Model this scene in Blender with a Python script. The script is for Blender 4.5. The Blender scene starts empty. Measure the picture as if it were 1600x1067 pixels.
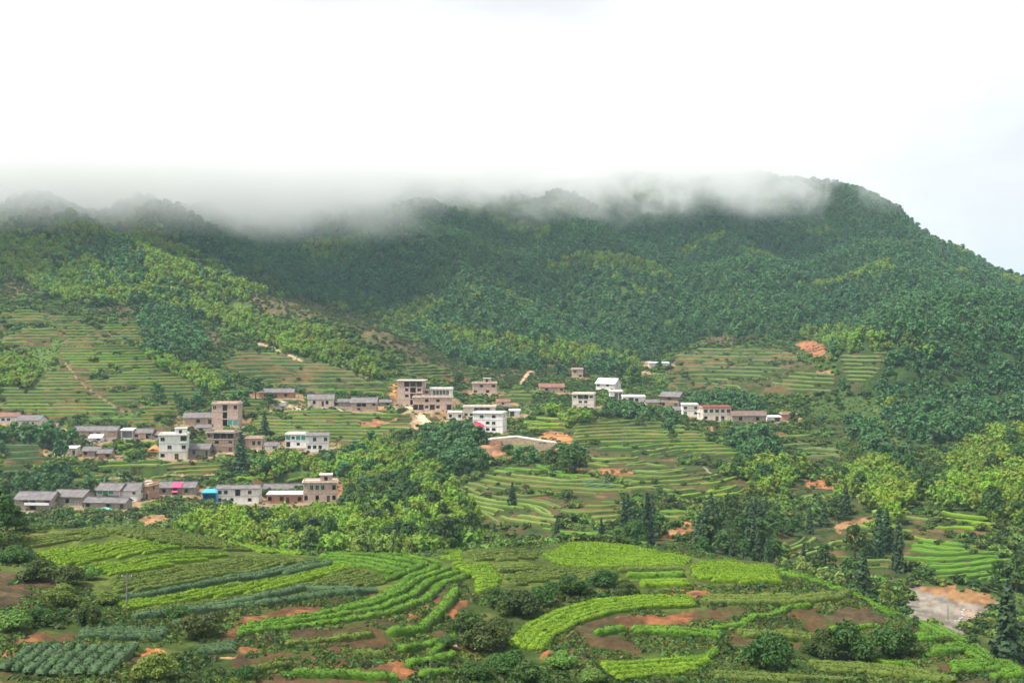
# Terraced tea hills and a village under a cloud-capped mountain
import bpy, math, random
import numpy as np
from mathutils import Vector
R = math.radians
rng = np.random.default_rng(7)
random.seed(7)
S = bpy.context.scene
COL = S.collection
F, HZ = 2222.0, 500.0          # focal length in photo pixels (50 mm), photo row of the eye level

# ------------------------------------------------------------------ camera, sky, sun, exposure
cam = bpy.data.cameras.new('camera'); cam.lens = 50; cam.sensor_width = 36
cam.shift_y = -(533.5 - HZ) / 1600.0
cam.clip_start = 0.5; cam.clip_end = 20000
cam_o = bpy.data.objects.new('camera', cam); COL.objects.link(cam_o)
cam_o.rotation_euler = (R(90), 0, 0); S.camera = cam_o

W = bpy.data.worlds.new('World'); S.world = W; W.use_nodes = True
nt = W.node_tree; nt.nodes.clear()
def N(t, kind, **kw):
    n = t.nodes.new(kind)
    for k, v in kw.items():
        if k.startswith('i_'):
            key = k[2:]; key = int(key) if key.isdigit() else key
            n.inputs[key].default_value = v
        else: setattr(n, k, v)
    return n
def L(t, a, b): t.links.new(a, b)
SUN_EL, SUN_AZ = 60, 250       # azimuth clockwise from +Y: behind the camera, to its left
sky = N(nt, 'ShaderNodeTexSky', sky_type='NISHITA', sun_disc=False)
sky.sun_elevation = R(SUN_EL); sky.sun_rotation = R(SUN_AZ)
skys = N(nt, 'ShaderNodeVectorMath', operation='SCALE'); skys.inputs['Scale'].default_value = 0.06
L(nt, sky.outputs[0], skys.inputs[0])
tc = N(nt, 'ShaderNodeTexCoord')
mp = N(nt, 'ShaderNodeMapping'); mp.inputs['Scale'].default_value = (1, 1, 2.1); mp.inputs['Location'].default_value = (0.9, 0.2, 0.0)
L(nt, tc.outputs['Generated'], mp.inputs[0])
nz = N(nt, 'ShaderNodeTexNoise', i_Scale=2.0, i_Detail=6.0, i_Roughness=0.52); L(nt, mp.outputs[0], nz.inputs['Vector'])
cr = N(nt, 'ShaderNodeValToRGB')
cr.color_ramp.elements[0].position = 0.40; cr.color_ramp.elements[0].color = (0.198, 0.195, 0.196, 1)
cr.color_ramp.elements[1].position = 0.57; cr.color_ramp.elements[1].color = (0.272, 0.272, 0.275, 1)
L(nt, nz.outputs['Fac'], cr.inputs[0])
mx = N(nt, 'ShaderNodeMixRGB'); mx.inputs[0].default_value = 0.94      # cloud cover over the blue
L(nt, skys.outputs[0], mx.inputs[1]); L(nt, cr.outputs[0], mx.inputs[2])
bg = N(nt, 'ShaderNodeBackground', i_Strength=1.0); L(nt, mx.outputs[0], bg.inputs[0])
wo = N(nt, 'ShaderNodeOutputWorld'); L(nt, bg.outputs[0], wo.inputs[0])

sun = bpy.data.lights.new('sun', 'SUN'); sun.energy = 1.5; sun.angle = R(10); sun.color = (1.0, 0.96, 0.88)
sun_o = bpy.data.objects.new('sun', sun); COL.objects.link(sun_o)
az, el = R(SUN_AZ), R(SUN_EL)
sd = Vector((math.sin(az)*math.cos(el), math.cos(az)*math.cos(el), math.sin(el)))
sun_o.rotation_euler = sd.to_track_quat('Z', 'Y').to_euler(); sun_o.location = sd*500

vs = S.view_settings; vs.view_transform = 'Standard'; vs.look = 'None'; vs.gamma = 1; vs.exposure = 2.2
vs.use_curve_mapping = False
S.render.engine = 'CYCLES'
cy = S.cycles
cy.use_denoising = True
cy.max_bounces = 16; cy.diffuse_bounces = 2; cy.glossy_bounces = 1; cy.transmission_bounces = 3
cy.volume_bounces = 14; cy.transparent_max_bounces = 6
cy.caustics_reflective = False; cy.caustics_refractive = False
cy.use_adaptive_sampling = True; cy.adaptive_threshold = 0.02
cy.volume_step_rate = 1.0; cy.volume_max_steps = 256

# ------------------------------------------------------------------ helpers
def tag(o, label=None, cat=None, group=None, kind=None):
    if label: o['label'] = label
    if cat: o['category'] = cat
    if group: o['group'] = group
    if kind: o['kind'] = kind
    return o
def empty(name, loc=(0, 0, 0), rz=0.0, scale=1.0):
    o = bpy.data.objects.new(name, None); COL.objects.link(o)
    o.location = loc; o.rotation_euler = (0, 0, rz); o.scale = (scale,)*3
    o.empty_display_size = 0.3
    return o
def mobj(name, me, parent=None, link=True):
    o = bpy.data.objects.new(name, me)
    if link: COL.objects.link(o)
    if parent: o.parent = parent
    return o
def npmesh(name, v, f, mat=None, attrs=None, smooth=False):
    """mesh from numpy verts (n,3) and quads/tris (m,k)"""
    v = np.asarray(v, np.float32); f = np.asarray(f, np.int32); k = f.shape[1]
    me = bpy.data.meshes.new(name)
    me.vertices.add(len(v)); me.vertices.foreach_set('co', v.ravel())
    me.loops.add(f.size); me.loops.foreach_set('vertex_index', f.ravel())
    me.polygons.add(len(f)); me.polygons.foreach_set('loop_start', np.arange(0, f.size, k, dtype=np.int32))
    me.polygons.foreach_set('loop_total', np.full(len(f), k, np.int32))
    if smooth: me.polygons.foreach_set('use_smooth', np.ones(len(f), bool))
    for an, (ty, arr) in (attrs or {}).items():
        a = me.attributes.new(an, ty, 'POINT')
        a.data.foreach_set('color' if ty == 'FLOAT_COLOR' else ('vector' if ty == 'FLOAT_VECTOR' else 'value'), np.asarray(arr).ravel())
    if mat: me.materials.append(mat)
    me.update(calc_edges=True)
    return me
class MB:
    """collects boxes and quads for one mesh object"""
    def __init__(s): s.v = []; s.f = []
    def box(s, x0, x1, y0, y1, z0, z1):
        if x1-x0 < 1e-4 or y1-y0 < 1e-4 or z1-z0 < 1e-4: return s
        b = len(s.v)
        s.v += [(x0,y0,z0),(x1,y0,z0),(x1,y1,z0),(x0,y1,z0),(x0,y0,z1),(x1,y0,z1),(x1,y1,z1),(x0,y1,z1)]
        s.f += [(b,b+3,b+2,b+1),(b+4,b+5,b+6,b+7),(b,b+1,b+5,b+4),(b+1,b+2,b+6,b+5),(b+2,b+3,b+7,b+6),(b+3,b,b+4,b+7)]
        return s
    def prism(s, pts, ax0, ax1, axis=0):
        """extrude a closed outline (a,b) along x (axis 0: outline in y,z) or y (axis 1: outline in x,z)"""
        b = len(s.v); n = len(pts)
        for t in (ax0, ax1):
            s.v += [((t, p, q) if axis == 0 else (p, t, q)) for p, q in pts]
        s.f.append(tuple(b+i for i in range(n))); s.f.append(tuple(b+n+i for i in reversed(range(n))))
        for i in range(n):
            j = (i+1) % n; s.f.append((b+i, b+n+i, b+n+j, b+j))
        return s
    def cyl(s, p, q, r0, r1, n=7):
        p = Vector(p); q = Vector(q); d = (q-p).normalized()
        a = d.orthogonal().normalized(); c = d.cross(a); b = len(s.v)
        for o, r in ((p, r0), (q, r1)):
            for i in range(n):
                t = 2*math.pi*i/n; s.v.append(tuple(o + a*(r*math.cos(t)) + c*(r*math.sin(t))))
        for i in range(n):
            j = (i+1) % n; s.f.append((b+i, b+j, b+n+j, b+n+i))
        s.f.append(tuple(b+n+i for i in range(n)))
        return s
    def build(s, name, mat, parent=None):
        me = bpy.data.meshes.new(name); me.from_pydata(s.v, [], s.f); me.update()
        me.materials.append(mat)
        return mobj(name, me, parent)

def _h(ix, iy, seed):
    n = (ix.astype(np.int64)*374761393 + iy.astype(np.int64)*668265263 + seed*974711) & 0x7fffffff
    n = ((n ^ (n >> 13))*1274126177) & 0x7fffffff
    n = (n ^ (n >> 16)) & 0xffff
    return n/65535.0
def vn(x, y, seed=0):
    xi = np.floor(x); yi = np.floor(y); fx = x-xi; fy = y-yi
    fx = fx*fx*(3-2*fx); fy = fy*fy*(3-2*fy)
    a = _h(xi, yi, seed); b = _h(xi+1, yi, seed); c = _h(xi, yi+1, seed); d = _h(xi+1, yi+1, seed)
    return (a*(1-fx)+b*fx)*(1-fy) + (c*(1-fx)+d*fx)*fy
def fbm(x, y, seed=0, octv=3):
    o = 0; a = 0.5; t = 0
    for i in range(octv):
        o = o + a*vn(x*2**i, y*2**i, seed+i*17); t += a; a *= 0.5
    return o/t
def sstep(a, b, x):
    t = np.clip((x-a)/(b-a), 0, 1); return t*t*(3-2*t)
def pip(x, y, poly):
    """points inside a polygon"""
    x = np.asarray(x, float); y = np.asarray(y, float)
    c = np.zeros(x.shape, bool); p = list(poly); n = len(p)
    for i in range(n):
        x0, y0 = p[i]; x1, y1 = p[(i+1) % n]
        if y0 == y1: continue
        m = (y0 > y) != (y1 > y)
        c ^= m & (x < (x1-x0)*(y-y0)/(y1-y0)+x0)
    return c
def pchip(xs, ys, x):
    xs = np.asarray(xs, float); ys = np.asarray(ys, float)
    h = np.diff(xs); dl = np.diff(ys, axis=0)/(h[:, None] if ys.ndim > 1 else h)
    m = np.zeros_like(ys)
    a, b = dl[:-1], dl[1:]
    with np.errstate(divide='ignore', invalid='ignore'):
        hm = np.where(a*b > 0, 2*a*b/(a+b), 0)
    m[1:-1] = hm; m[0] = dl[0]; m[-1] = dl[-1]
    i = np.clip(np.searchsorted(xs, x)-1, 0, len(xs)-2)
    hh = h[i]; t = (np.clip(x, xs[0], xs[-1])-xs[i])/hh
    if ys.ndim > 1: t = t[:, None]; hh = hh[:, None]
    return ((1+2*t)*(1-t)**2)*ys[i] + t*(1-t)**2*hh*m[i] + t*t*(3-2*t)*ys[i+1] + t*t*(t-1)*hh*m[i+1]

# ------------------------------------------------------------------ materials
def newmat(name):
    m = bpy.data.materials.new(name); m.use_nodes = True; t = m.node_tree; t.nodes.clear()
    return m, t
def out_surface(t, sh):
    o = N(t, 'ShaderNodeOutputMaterial'); L(t, sh, o.inputs['Surface'])
def solid(name, col, rough=0.85, var=0.25, scale=1.5, spec=0.2, streak=False, bump=0.0):
    m, t = newmat(name)
    tcn = N(t, 'ShaderNodeTexCoord'); mpn = N(t, 'ShaderNodeMapping')
    if streak: mpn.inputs['Scale'].default_value = (2.5, 2.5, 0.35)
    L(t, tcn.outputs['Object'], mpn.inputs[0])
    n1 = N(t, 'ShaderNodeTexNoise', i_Scale=scale, i_Detail=5.0, i_Roughness=0.65); L(t, mpn.outputs[0], n1.inputs['Vector'])
    r = N(t, 'ShaderNodeValToRGB'); e = r.color_ramp.elements
    e[0].position = 0.3; e[1].position = 0.7
    e[0].color = tuple(c*(1-var) for c in col)+(1,); e[1].color = tuple(min(1, c*(1+var*0.6)) for c in col)+(1,)
    L(t, n1.outputs['Fac'], r.inputs[0])
    p = N(t, 'ShaderNodeBsdfPrincipled'); p.inputs['Roughness'].default_value = rough
    p.inputs['Specular IOR Level'].default_value = spec
    L(t, r.outputs[0], p.inputs['Base Color'])
    if bump:
        b = N(t, 'ShaderNodeBump', i_Strength=0.6, i_Distance=bump); L(t, n1.outputs['Fac'], b.inputs['Height']); L(t, b.outputs[0], p.inputs['Normal'])
    out_surface(t, p.outputs[0]); return m
def brick_mat(name, c1, c2, mortar):
    m, t = newmat(name)
    tcn = N(t, 'ShaderNodeTexCoord'); sx = N(t, 'ShaderNodeSeparateXYZ'); L(t, tcn.outputs['Object'], sx.inputs[0])
    ad = N(t, 'ShaderNodeMath', operation='ADD'); L(t, sx.outputs[0], ad.inputs[0]); L(t, sx.outputs[1], ad.inputs[1])
    cb = N(t, 'ShaderNodeCombineXYZ'); L(t, ad.outputs[0], cb.inputs[0]); L(t, sx.outputs[2], cb.inputs[1])
    b = N(t, 'ShaderNodeTexBrick', i_Scale=1.0); b.inputs['Color1'].default_value = c1+(1,); b.inputs['Color2'].default_value = c2+(1,)
    b.inputs['Mortar'].default_value = mortar+(1,); b.inputs['Brick Width'].default_value = 0.4; b.inputs['Row Height'].default_value = 0.2
    b.inputs['Mortar Size'].default_value = 0.02
    L(t, cb.outputs[0], b.inputs['Vector'])
    n1 = N(t, 'ShaderNodeTexNoise', i_Scale=0.9, i_Detail=4.0); L(t, tcn.outputs['Object'], n1.inputs['Vector'])
    mr = N(t, 'ShaderNodeMapRange'); mr.inputs[1].default_value = 0.3; mr.inputs[2].default_value = 0.7; mr.inputs[3].default_value = 0.72; mr.inputs[4].default_value = 1.12
    L(t, n1.outputs['Fac'], mr.inputs[0])
    vm = N(t, 'ShaderNodeVectorMath', operation='SCALE'); L(t, b.outputs['Color'], vm.inputs[0]); L(t, mr.outputs[0], vm.inputs['Scale'])
    p = N(t, 'ShaderNodeBsdfPrincipled'); p.inputs['Roughness'].default_value = 0.9; p.inputs['Specular IOR Level'].default_value = 0.15
    L(t, vm.outputs[0], p.inputs['Base Color']); out_surface(t, p.outputs[0]); return m
def tile_mat(name, col):
    m, t = newmat(name)
    tcn = N(t, 'ShaderNodeTexCoord')
    w = N(t, 'ShaderNodeTexWave', i_Scale=1.1, i_Distortion=0.3); w.wave_type = 'BANDS'; w.bands_direction = 'X'
    L(t, tcn.outputs['Object'], w.inputs['Vector'])
    n1 = N(t, 'ShaderNodeTexNoise', i_Scale=0.55, i_Detail=7.0, i_Roughness=0.75); L(t, tcn.outputs['Object'], n1.inputs['Vector'])
    r = N(t, 'ShaderNodeValToRGB'); e = r.color_ramp.elements; e[0].position = 0.3; e[1].position = 0.72
    e[0].color = tuple(c*0.45 for c in col)+(1,); e[1].color = (col[0]*1.6, col[1]*1.5, col[2]*1.42, 1)
    L(t, n1.outputs['Fac'], r.inputs[0])
    b = N(t, 'ShaderNodeBump', i_Strength=0.8, i_Distance=0.12); L(t, w.outputs['Fac'], b.inputs['Height'])
    p = N(t, 'ShaderNodeBsdfPrincipled'); p.inputs['Roughness'].default_value = 0.8
    L(t, r.outputs[0], p.inputs['Base Color']); L(t, b.outputs[0], p.inputs['Normal']); out_surface(t, p.outputs[0]); return m
def leaf_mat(name, dark, light, var=0.12, patch=60.0, trans=0.28):
    """foliage: leaf-to-leaf, plant-to-plant and patchy stand-to-stand colour"""
    m, t = newmat(name)
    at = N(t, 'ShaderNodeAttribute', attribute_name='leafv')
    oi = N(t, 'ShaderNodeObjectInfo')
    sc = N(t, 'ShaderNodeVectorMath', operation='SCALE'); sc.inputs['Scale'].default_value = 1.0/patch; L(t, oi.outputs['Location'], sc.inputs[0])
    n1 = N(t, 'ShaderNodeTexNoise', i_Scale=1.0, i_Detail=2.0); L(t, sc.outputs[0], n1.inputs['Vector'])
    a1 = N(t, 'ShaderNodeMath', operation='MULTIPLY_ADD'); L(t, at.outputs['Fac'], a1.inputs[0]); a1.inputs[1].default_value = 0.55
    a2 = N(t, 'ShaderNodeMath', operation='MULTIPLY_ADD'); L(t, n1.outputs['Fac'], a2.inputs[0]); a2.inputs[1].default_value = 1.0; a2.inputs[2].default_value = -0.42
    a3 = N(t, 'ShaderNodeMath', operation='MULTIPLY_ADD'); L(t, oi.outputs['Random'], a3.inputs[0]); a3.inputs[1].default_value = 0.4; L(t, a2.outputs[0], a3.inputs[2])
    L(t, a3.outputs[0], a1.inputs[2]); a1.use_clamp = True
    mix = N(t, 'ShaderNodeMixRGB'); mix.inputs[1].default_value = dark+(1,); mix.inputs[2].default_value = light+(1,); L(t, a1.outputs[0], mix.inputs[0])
    hs = N(t, 'ShaderNodeHueSaturation'); L(t, mix.outputs[0], hs.inputs['Color'])
    hm = N(t, 'ShaderNodeMapRange'); L(t, oi.outputs['Random'], hm.inputs[0]); hm.inputs[3].default_value = 0.5-var*0.25; hm.inputs[4].default_value = 0.5+var*0.25
    L(t, hm.outputs[0], hs.inputs['Hue'])
    d = N(t, 'ShaderNodeBsdfPrincipled'); d.inputs['Roughness'].default_value = 0.55; d.inputs['Specular IOR Level'].default_value = 0.25
    L(t, hs.outputs[0], d.inputs['Base Color'])
    tr = N(t, 'ShaderNodeBsdfTranslucent'); L(t, hs.outputs[0], tr.inputs[0])
    ms = N(t, 'ShaderNodeMixShader'); ms.inputs[0].default_value = trans; L(t, d.outputs[0], ms.inputs[1]); L(t, tr.outputs[0], ms.inputs[2])
    out_surface(t, ms.outputs[0]); return m
def tea_mat(name, old, young):
    """clipped tea hedge: young shoots on the plucking table over older leaves"""
    m, t = newmat(name)
    at = N(t, 'ShaderNodeAttribute', attribute_name='shoot'); g = N(t, 'ShaderNodeNewGeometry'); oi = N(t, 'ShaderNodeObjectInfo')
    n1 = N(t, 'ShaderNodeTexNoise', i_Scale=2.6, i_Detail=5.0, i_Roughness=0.75); L(t, g.outputs['Position'], n1.inputs['Vector'])
    n2 = N(t, 'ShaderNodeTexNoise', i_Scale=0.16, i_Detail=3.0); L(t, g.outputs['Position'], n2.inputs['Vector'])
    a = N(t, 'ShaderNodeMath', operation='MULTIPLY_ADD'); L(t, at.outputs['Fac'], a.inputs[0]); a.inputs[1].default_value = 0.55; a.inputs[2].default_value = -0.75
    b = N(t, 'ShaderNodeMath', operation='MULTIPLY_ADD'); L(t, n1.outputs['Fac'], b.inputs[0]); b.inputs[1].default_value = 1.3; L(t, a.outputs[0], b.inputs[2])
    c = N(t, 'ShaderNodeMath', operation='MULTIPLY_ADD'); L(t, n2.outputs['Fac'], c.inputs[0]); c.inputs[1].default_value = 0.8; L(t, b.outputs[0], c.inputs[2])
    d0 = N(t, 'ShaderNodeMath', operation='MULTIPLY_ADD'); L(t, oi.outputs['Random'], d0.inputs[0]); d0.inputs[1].default_value = 0.25; L(t, c.outputs[0], d0.inputs[2]); d0.use_clamp = True
    mix = N(t, 'ShaderNodeMixRGB'); mix.inputs[1].default_value = old+(1,); mix.inputs[2].default_value = young+(1,); L(t, d0.outputs[0], mix.inputs[0])
    bp = N(t, 'ShaderNodeBump', i_Strength=1.0, i_Distance=0.25); L(t, n1.outputs['Fac'], bp.inputs['Height'])
    d = N(t, 'ShaderNodeBsdfPrincipled'); d.inputs['Roughness'].default_value = 0.6; d.inputs['Specular IOR Level'].default_value = 0.2
    L(t, mix.outputs[0], d.inputs['Base Color']); L(t, bp.outputs[0], d.inputs['Normal'])
    out_surface(t, d.outputs[0]); return m
M = {}
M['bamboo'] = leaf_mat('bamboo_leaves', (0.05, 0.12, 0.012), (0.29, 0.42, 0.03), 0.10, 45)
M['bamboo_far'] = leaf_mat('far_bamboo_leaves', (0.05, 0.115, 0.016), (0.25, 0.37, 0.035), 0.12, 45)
M['broad'] = leaf_mat('broad_leaves', (0.022, 0.06, 0.014), (0.085, 0.16, 0.028), 0.08, 50)
M['broad_l'] = leaf_mat('light_leaves', (0.07, 0.13, 0.02), (0.20, 0.30, 0.05), 0.12, 40)
M['pale_leaf'] = leaf_mat('pale_leaves', (0.11, 0.18, 0.04), (0.30, 0.40, 0.11), 0.08, 40)
M['fir'] = leaf_mat('fir_needles', (0.016, 0.045, 0.018), (0.06, 0.115, 0.038), 0.08, 40, 0.2)
M['forest'] = leaf_mat('forest_leaves', (0.026, 0.085, 0.03), (0.105, 0.225, 0.06), 0.09, 70)
M['shrub'] = leaf_mat('shrub_leaves', (0.02, 0.05, 0.01), (0.09, 0.15, 0.025), 0.16, 25)
M['grass'] = leaf_mat('grass_blades', (0.05, 0.085, 0.015), (0.16, 0.23, 0.04), 0.2, 20)
M['fern'] = leaf_mat('bank_leaves', (0.025, 0.05, 0.012), (0.075, 0.12, 0.025), 0.2, 15)
M['bark'] = solid('bark', (0.09, 0.07, 0.05), 0.9, 0.3, 3)
M['culm'] = solid('bamboo_culm', (0.16, 0.19, 0.06), 0.6, 0.3, 2)
M['tea_lime'] = tea_mat('tea_lime', (0.04, 0.095, 0.005), (0.155, 0.265, 0.007))
M['tea_green'] = tea_mat('tea_green', (0.026, 0.075, 0.007), (0.10, 0.215, 0.011))
M['tea_olive'] = tea_mat('tea_olive', (0.04, 0.07, 0.012), (0.115, 0.165, 0.022))
M['tea_dark'] = tea_mat('tea_dark', (0.025, 0.06, 0.028), (0.075, 0.135, 0.05))
M['tea_mid'] = tea_mat('tea_mid', (0.032, 0.066, 0.014), (0.145, 0.22, 0.03))
M['tea_far'] = tea_mat('tea_far', (0.04, 0.068, 0.02), (0.12, 0.175, 0.038))

# ------------------------------------------------------------------ the lie of the land
# surveyed profiles: for a bearing (photo column) the photo row at which the ground lies at a distance (metres)
NEAR = [(5,1500),(20,1450),(60,1500),(110,1480)]
PROF = {
 -520:[(140,1085),(165,995),(190,905),(235,815),(300,840),(420,820),(480,790),(540,715),(600,640),(680,565),(760,500),(850,440),(1000,375),(1300,300),(1450,290),(1600,300),(2000,380)],
 -200:[(140,1085),(160,1005),(190,908),(235,818),(300,842),(420,822),(480,798),(540,735),(600,665),(680,592),(760,525),(850,462),(1000,390),(1300,308),(1450,295),(1600,305),(2000,380)],
 0:[(140,1085),(150,1045),(160,1005),(175,955),(190,915),(215,868),(235,825),(260,840),(300,850),(350,850),(420,830),(480,805),(510,780),(540,745),(570,715),(590,690),(620,660),(650,630),(680,605),(720,565),(760,525),(800,495),(850,470),(900,445),(1000,400),(1100,365),(1300,318),(1450,298),(1600,305),(2000,380)],
 200:[(140,1090),(150,1048),(160,1017),(170,985),(178,960),(195,915),(215,870),(238,822),(265,835),(320,845),(400,835),(460,815),(495,795),(520,770),(550,735),(575,712),(600,685),(640,645),(680,612),(730,565),(780,530),(840,490),(900,460),(1000,415),(1150,365),(1300,330),(1500,292),(1650,300),(2000,380)],
 400:[(140,1097),(152,1060),(165,1015),(175,985),(182,962),(200,920),(220,885),(238,858),(265,868),(310,872),(370,858),(430,835),(480,805),(515,788),(545,755),(570,725),(600,695),(630,665),(660,640),(690,620),(730,592),(790,555),(850,525),(920,490),(1000,455),(1150,400),(1300,355),(1500,300),(1620,283),(1750,300),(2000,380)],
 600:[(140,1110),(155,1062),(165,1030),(177,990),(186,960),(200,925),(215,895),(228,870),(250,878),(300,886),(360,872),(420,845),(470,810),(520,765),(560,725),(600,690),(640,660),(672,640),(710,612),(770,580),(850,548),(930,525),(1000,500),(1100,455),(1250,400),(1450,330),(1600,285),(1750,300),(2000,380)],
 750:[(140,1120),(165,1055),(175,1020),(190,978),(205,932),(220,897),(250,858),(275,862),(320,868),(370,858),(400,835),(435,800),(472,765),(512,735),(555,705),(598,680),(642,658),(688,635),(740,610),(800,590),(880,568),(960,545),(1050,495),(1200,420),(1400,350),(1550,305),(1650,285),(1800,310),(2000,380)],
 900:[(140,1120),(150,1090),(162,1060),(175,1020),(188,980),(200,950),(215,920),(235,890),(260,860),(280,846),(300,850),(340,852),(380,842),(408,815),(440,785),(478,755),(520,722),(565,690),(618,665),(672,640),(725,618),(790,600),(860,582),(930,565),(1020,520),(1150,455),(1350,375),(1500,330),(1650,285),(1800,310),(2000,380)],
 1050:[(140,1120),(150,1095),(165,1060),(178,1022),(190,985),(200,955),(212,928),(225,903),(245,875),(262,858),(290,868),(330,870),(370,858),(400,825),(432,790),(470,758),(510,730),(555,702),(598,680),(642,660),(688,640),(750,618),(820,595),(890,570),(950,545),(1020,525),(1100,490),(1250,425),(1400,375),(1550,325),(1680,285),(1800,310),(2000,380)],
 1200:[(140,1120),(150,1100),(165,1065),(178,1030),(190,990),(200,962),(210,935),(222,908),(238,884),(246,876),(275,898),(320,900),(350,885),(382,850),(415,815),(450,785),(490,755),(530,725),(572,695),(615,668),(668,645),(735,620),(820,590),(895,560),(960,530),(1050,490),(1200,430),(1350,380),(1500,325),(1600,288),(1700,300),(2000,380)],
 1300:[(140,1120),(150,1100),(165,1068),(178,1040),(190,1005),(200,972),(210,940),(220,914),(240,925),(280,935),(320,920),(350,895),(378,865),(410,830),(445,795),(480,765),(520,735),(562,708),(605,685),(660,655),(725,628),(810,595),(885,555),(960,530),(1050,495),(1200,435),(1350,380),(1500,328),(1580,303),(1750,340),(2000,380)],
 1400:[(140,1125),(150,1105),(165,1075),(178,1045),(188,1010),(196,983),(204,958),(225,985),(260,985),(300,955),(330,930),(350,900),(372,870),(400,835),(440,795),(475,765),(515,735),(560,705),(610,670),(670,640),(735,600),(815,560),(890,530),(1000,495),(1150,450),(1300,410),(1450,370),(1520,350),(1700,390),(2000,430)],
 1500:[(140,1125),(150,1110),(165,1075),(178,1038),(188,1008),(210,1040),(250,1030),(290,985),(310,960),(330,930),(350,900),(372,865),(400,830),(440,790),(478,760),(515,735),(560,700),(610,660),(690,610),(780,565),(890,530),(1000,500),(1150,465),(1300,430),(1400,406),(1600,450),(2000,470)],
 1600:[(140,1130),(150,1110),(160,1085),(172,1053),(195,1085),(240,1060),(290,1000),(330,950),(350,910),(372,870),(398,830),(430,790),(478,740),(530,690),(570,662),(615,640),(680,610),(765,560),(845,525),(950,500),(1100,480),(1250,458),(1450,500),(2000,500)],
 1800:[(140,1140),(150,1120),(165,1110),(190,1115),(240,1070),(290,1000),(340,940),(400,860),(450,800),(500,735),(560,665),(620,615),(700,575),(800,535),(900,515),(1000,508),(1100,505),(1300,540),(2000,520)],
 2150:[(140,1140),(165,1120),(190,1110),(240,1050),(290,970),(340,900),(400,820),(450,760),(500,695),(560,635),(620,590),(700,560),(800,535),(900,525),(1100,520),(1300,540),(2000,520)],
}
us = sorted(PROF); ts = (np.array(us)-800)/F
SG = np.linspace(math.log(4), math.log(7000), 1500)
cols = []
for u in us:
    p = NEAR + PROF[u] + [(2600, 0.5*PROF[u][-1][1]+250), (7000, 505)]
    cols.append(pchip(np.log([a for a, b in p]), (HZ-np.array([b for a, b in p], float))/F, SG))
TG = np.linspace(-0.62, 0.62, 420)
QG = pchip(ts, np.array(cols), TG)           # tangent of elevation by (bearing, log distance)
def blur(A, k, ax):
    w = np.exp(-0.5*(np.arange(-3*k, 3*k+1)/k)**2); w /= w.sum()
    B = np.pad(A, [(3*k, 3*k) if i == ax else (0, 0) for i in range(2)], mode='edge')
    return sum(w[i]*np.take(B, range(i, i+A.shape[ax]), axis=ax) for i in range(6*k+1))
QG = blur(blur(QG, 5, 0), 3, 1)

T = np.concatenate([np.linspace(-0.62, -0.385, 34)[:-1], np.linspace(-0.385, 0.385, 660), np.linspace(0.385, 0.62, 34)[1:]])
D = np.concatenate([np.geomspace(4, 132, 26)[:-1], np.arange(132, 275, 0.6), np.arange(275, 385, 3.0), np.arange(385, 760, 0.95),
                    np.arange(760, 1000, 2.5), np.arange(1000, 1800, 11), np.geomspace(1800, 7000, 26)])
nT, nD = len(T), len(D)
gt = (T-TG[0])/(TG[1]-TG[0]); it = np.clip(gt.astype(int), 0, len(TG)-2); ft = (gt-it)[None, :]
gs = (np.log(D)-SG[0])/(SG[1]-SG[0]); i_s = np.clip(gs.astype(int), 0, len(SG)-2); fs = (gs-i_s)[:, None]
Q = (QG[it][:, i_s].T*(1-ft)+QG[it+1][:, i_s].T*ft)*(1-fs) + (QG[it][:, i_s+1].T*(1-ft)+QG[it+1][:, i_s+1].T*ft)*fs
Y = np.repeat(D[:, None], nT, 1); X = D[:, None]*T[None, :]
Z = Q*Y
U = np.repeat((800+F*T)[None, :], nD, 0)

# relief: hummocks close by, gullies and spurs on the mountain
wf = 1-sstep(250, 330, Y); wm = sstep(330, 420, Y)*(1-sstep(850, 1050, Y)); wmt = sstep(820, 1200, Y)
Z = Z + wf*((fbm(X/9, Y/9, 3)-.5)*0.9 + (fbm(X/2.2, Y/2.2, 5)-.5)*0.35)
Z = Z + wm*((fbm(X/70, Y/70, 8)-.5)*5 + (fbm(X/18, Y/18, 9)-.5)*1.6)
rid = 1-np.abs(fbm((X*0.8+Y*0.25)/150, (Y-X*0.2)/420, 12, 3)*2-1)
Z = Z + wmt*((rid-0.72)*50 + (fbm(X/60, Y/60, 15)-.5)*14)
V = HZ - F*Z/Y
def px(u, v, d0=135, d1=290):
    """photo pixel -> point (X, Y) on the ground between distances d0 and d1"""
    j = int(np.clip(np.searchsorted(T, (u-800)/F), 0, nT-1))
    a, b = np.searchsorted(D, [d0, d1]); c = V[a:b, j]
    k = np.nonzero(c <= v)[0]
    i = a+(int(k[0]) if len(k) else int(np.argmin(c)))
    d = D[i]
    if len(k) and k[0] > 0:
        v0, v1 = V[i-1, j], V[i, j]
        d = D[i-1] + (D[i]-D[i-1])*np.clip((v0-v)/max(v0-v1, 1e-6), 0, 1)
    return (u-800)/F*d, d
FG, MID, MT = (135, 290), (345, 1000), (640, 1800)
def pxline(pts, rg=FG, step=14):
    o = []
    for (a, b), (c, d) in zip(pts[:-1], pts[1:]):
        n = max(1, int(math.hypot(c-a, d-b)/step))
        o += [px(a+(c-a)*i/n, b+(d-b)*i/n, *rg) for i in range(n)]
    o.append(px(*pts[-1], *rg)); return np.array(o)
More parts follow.
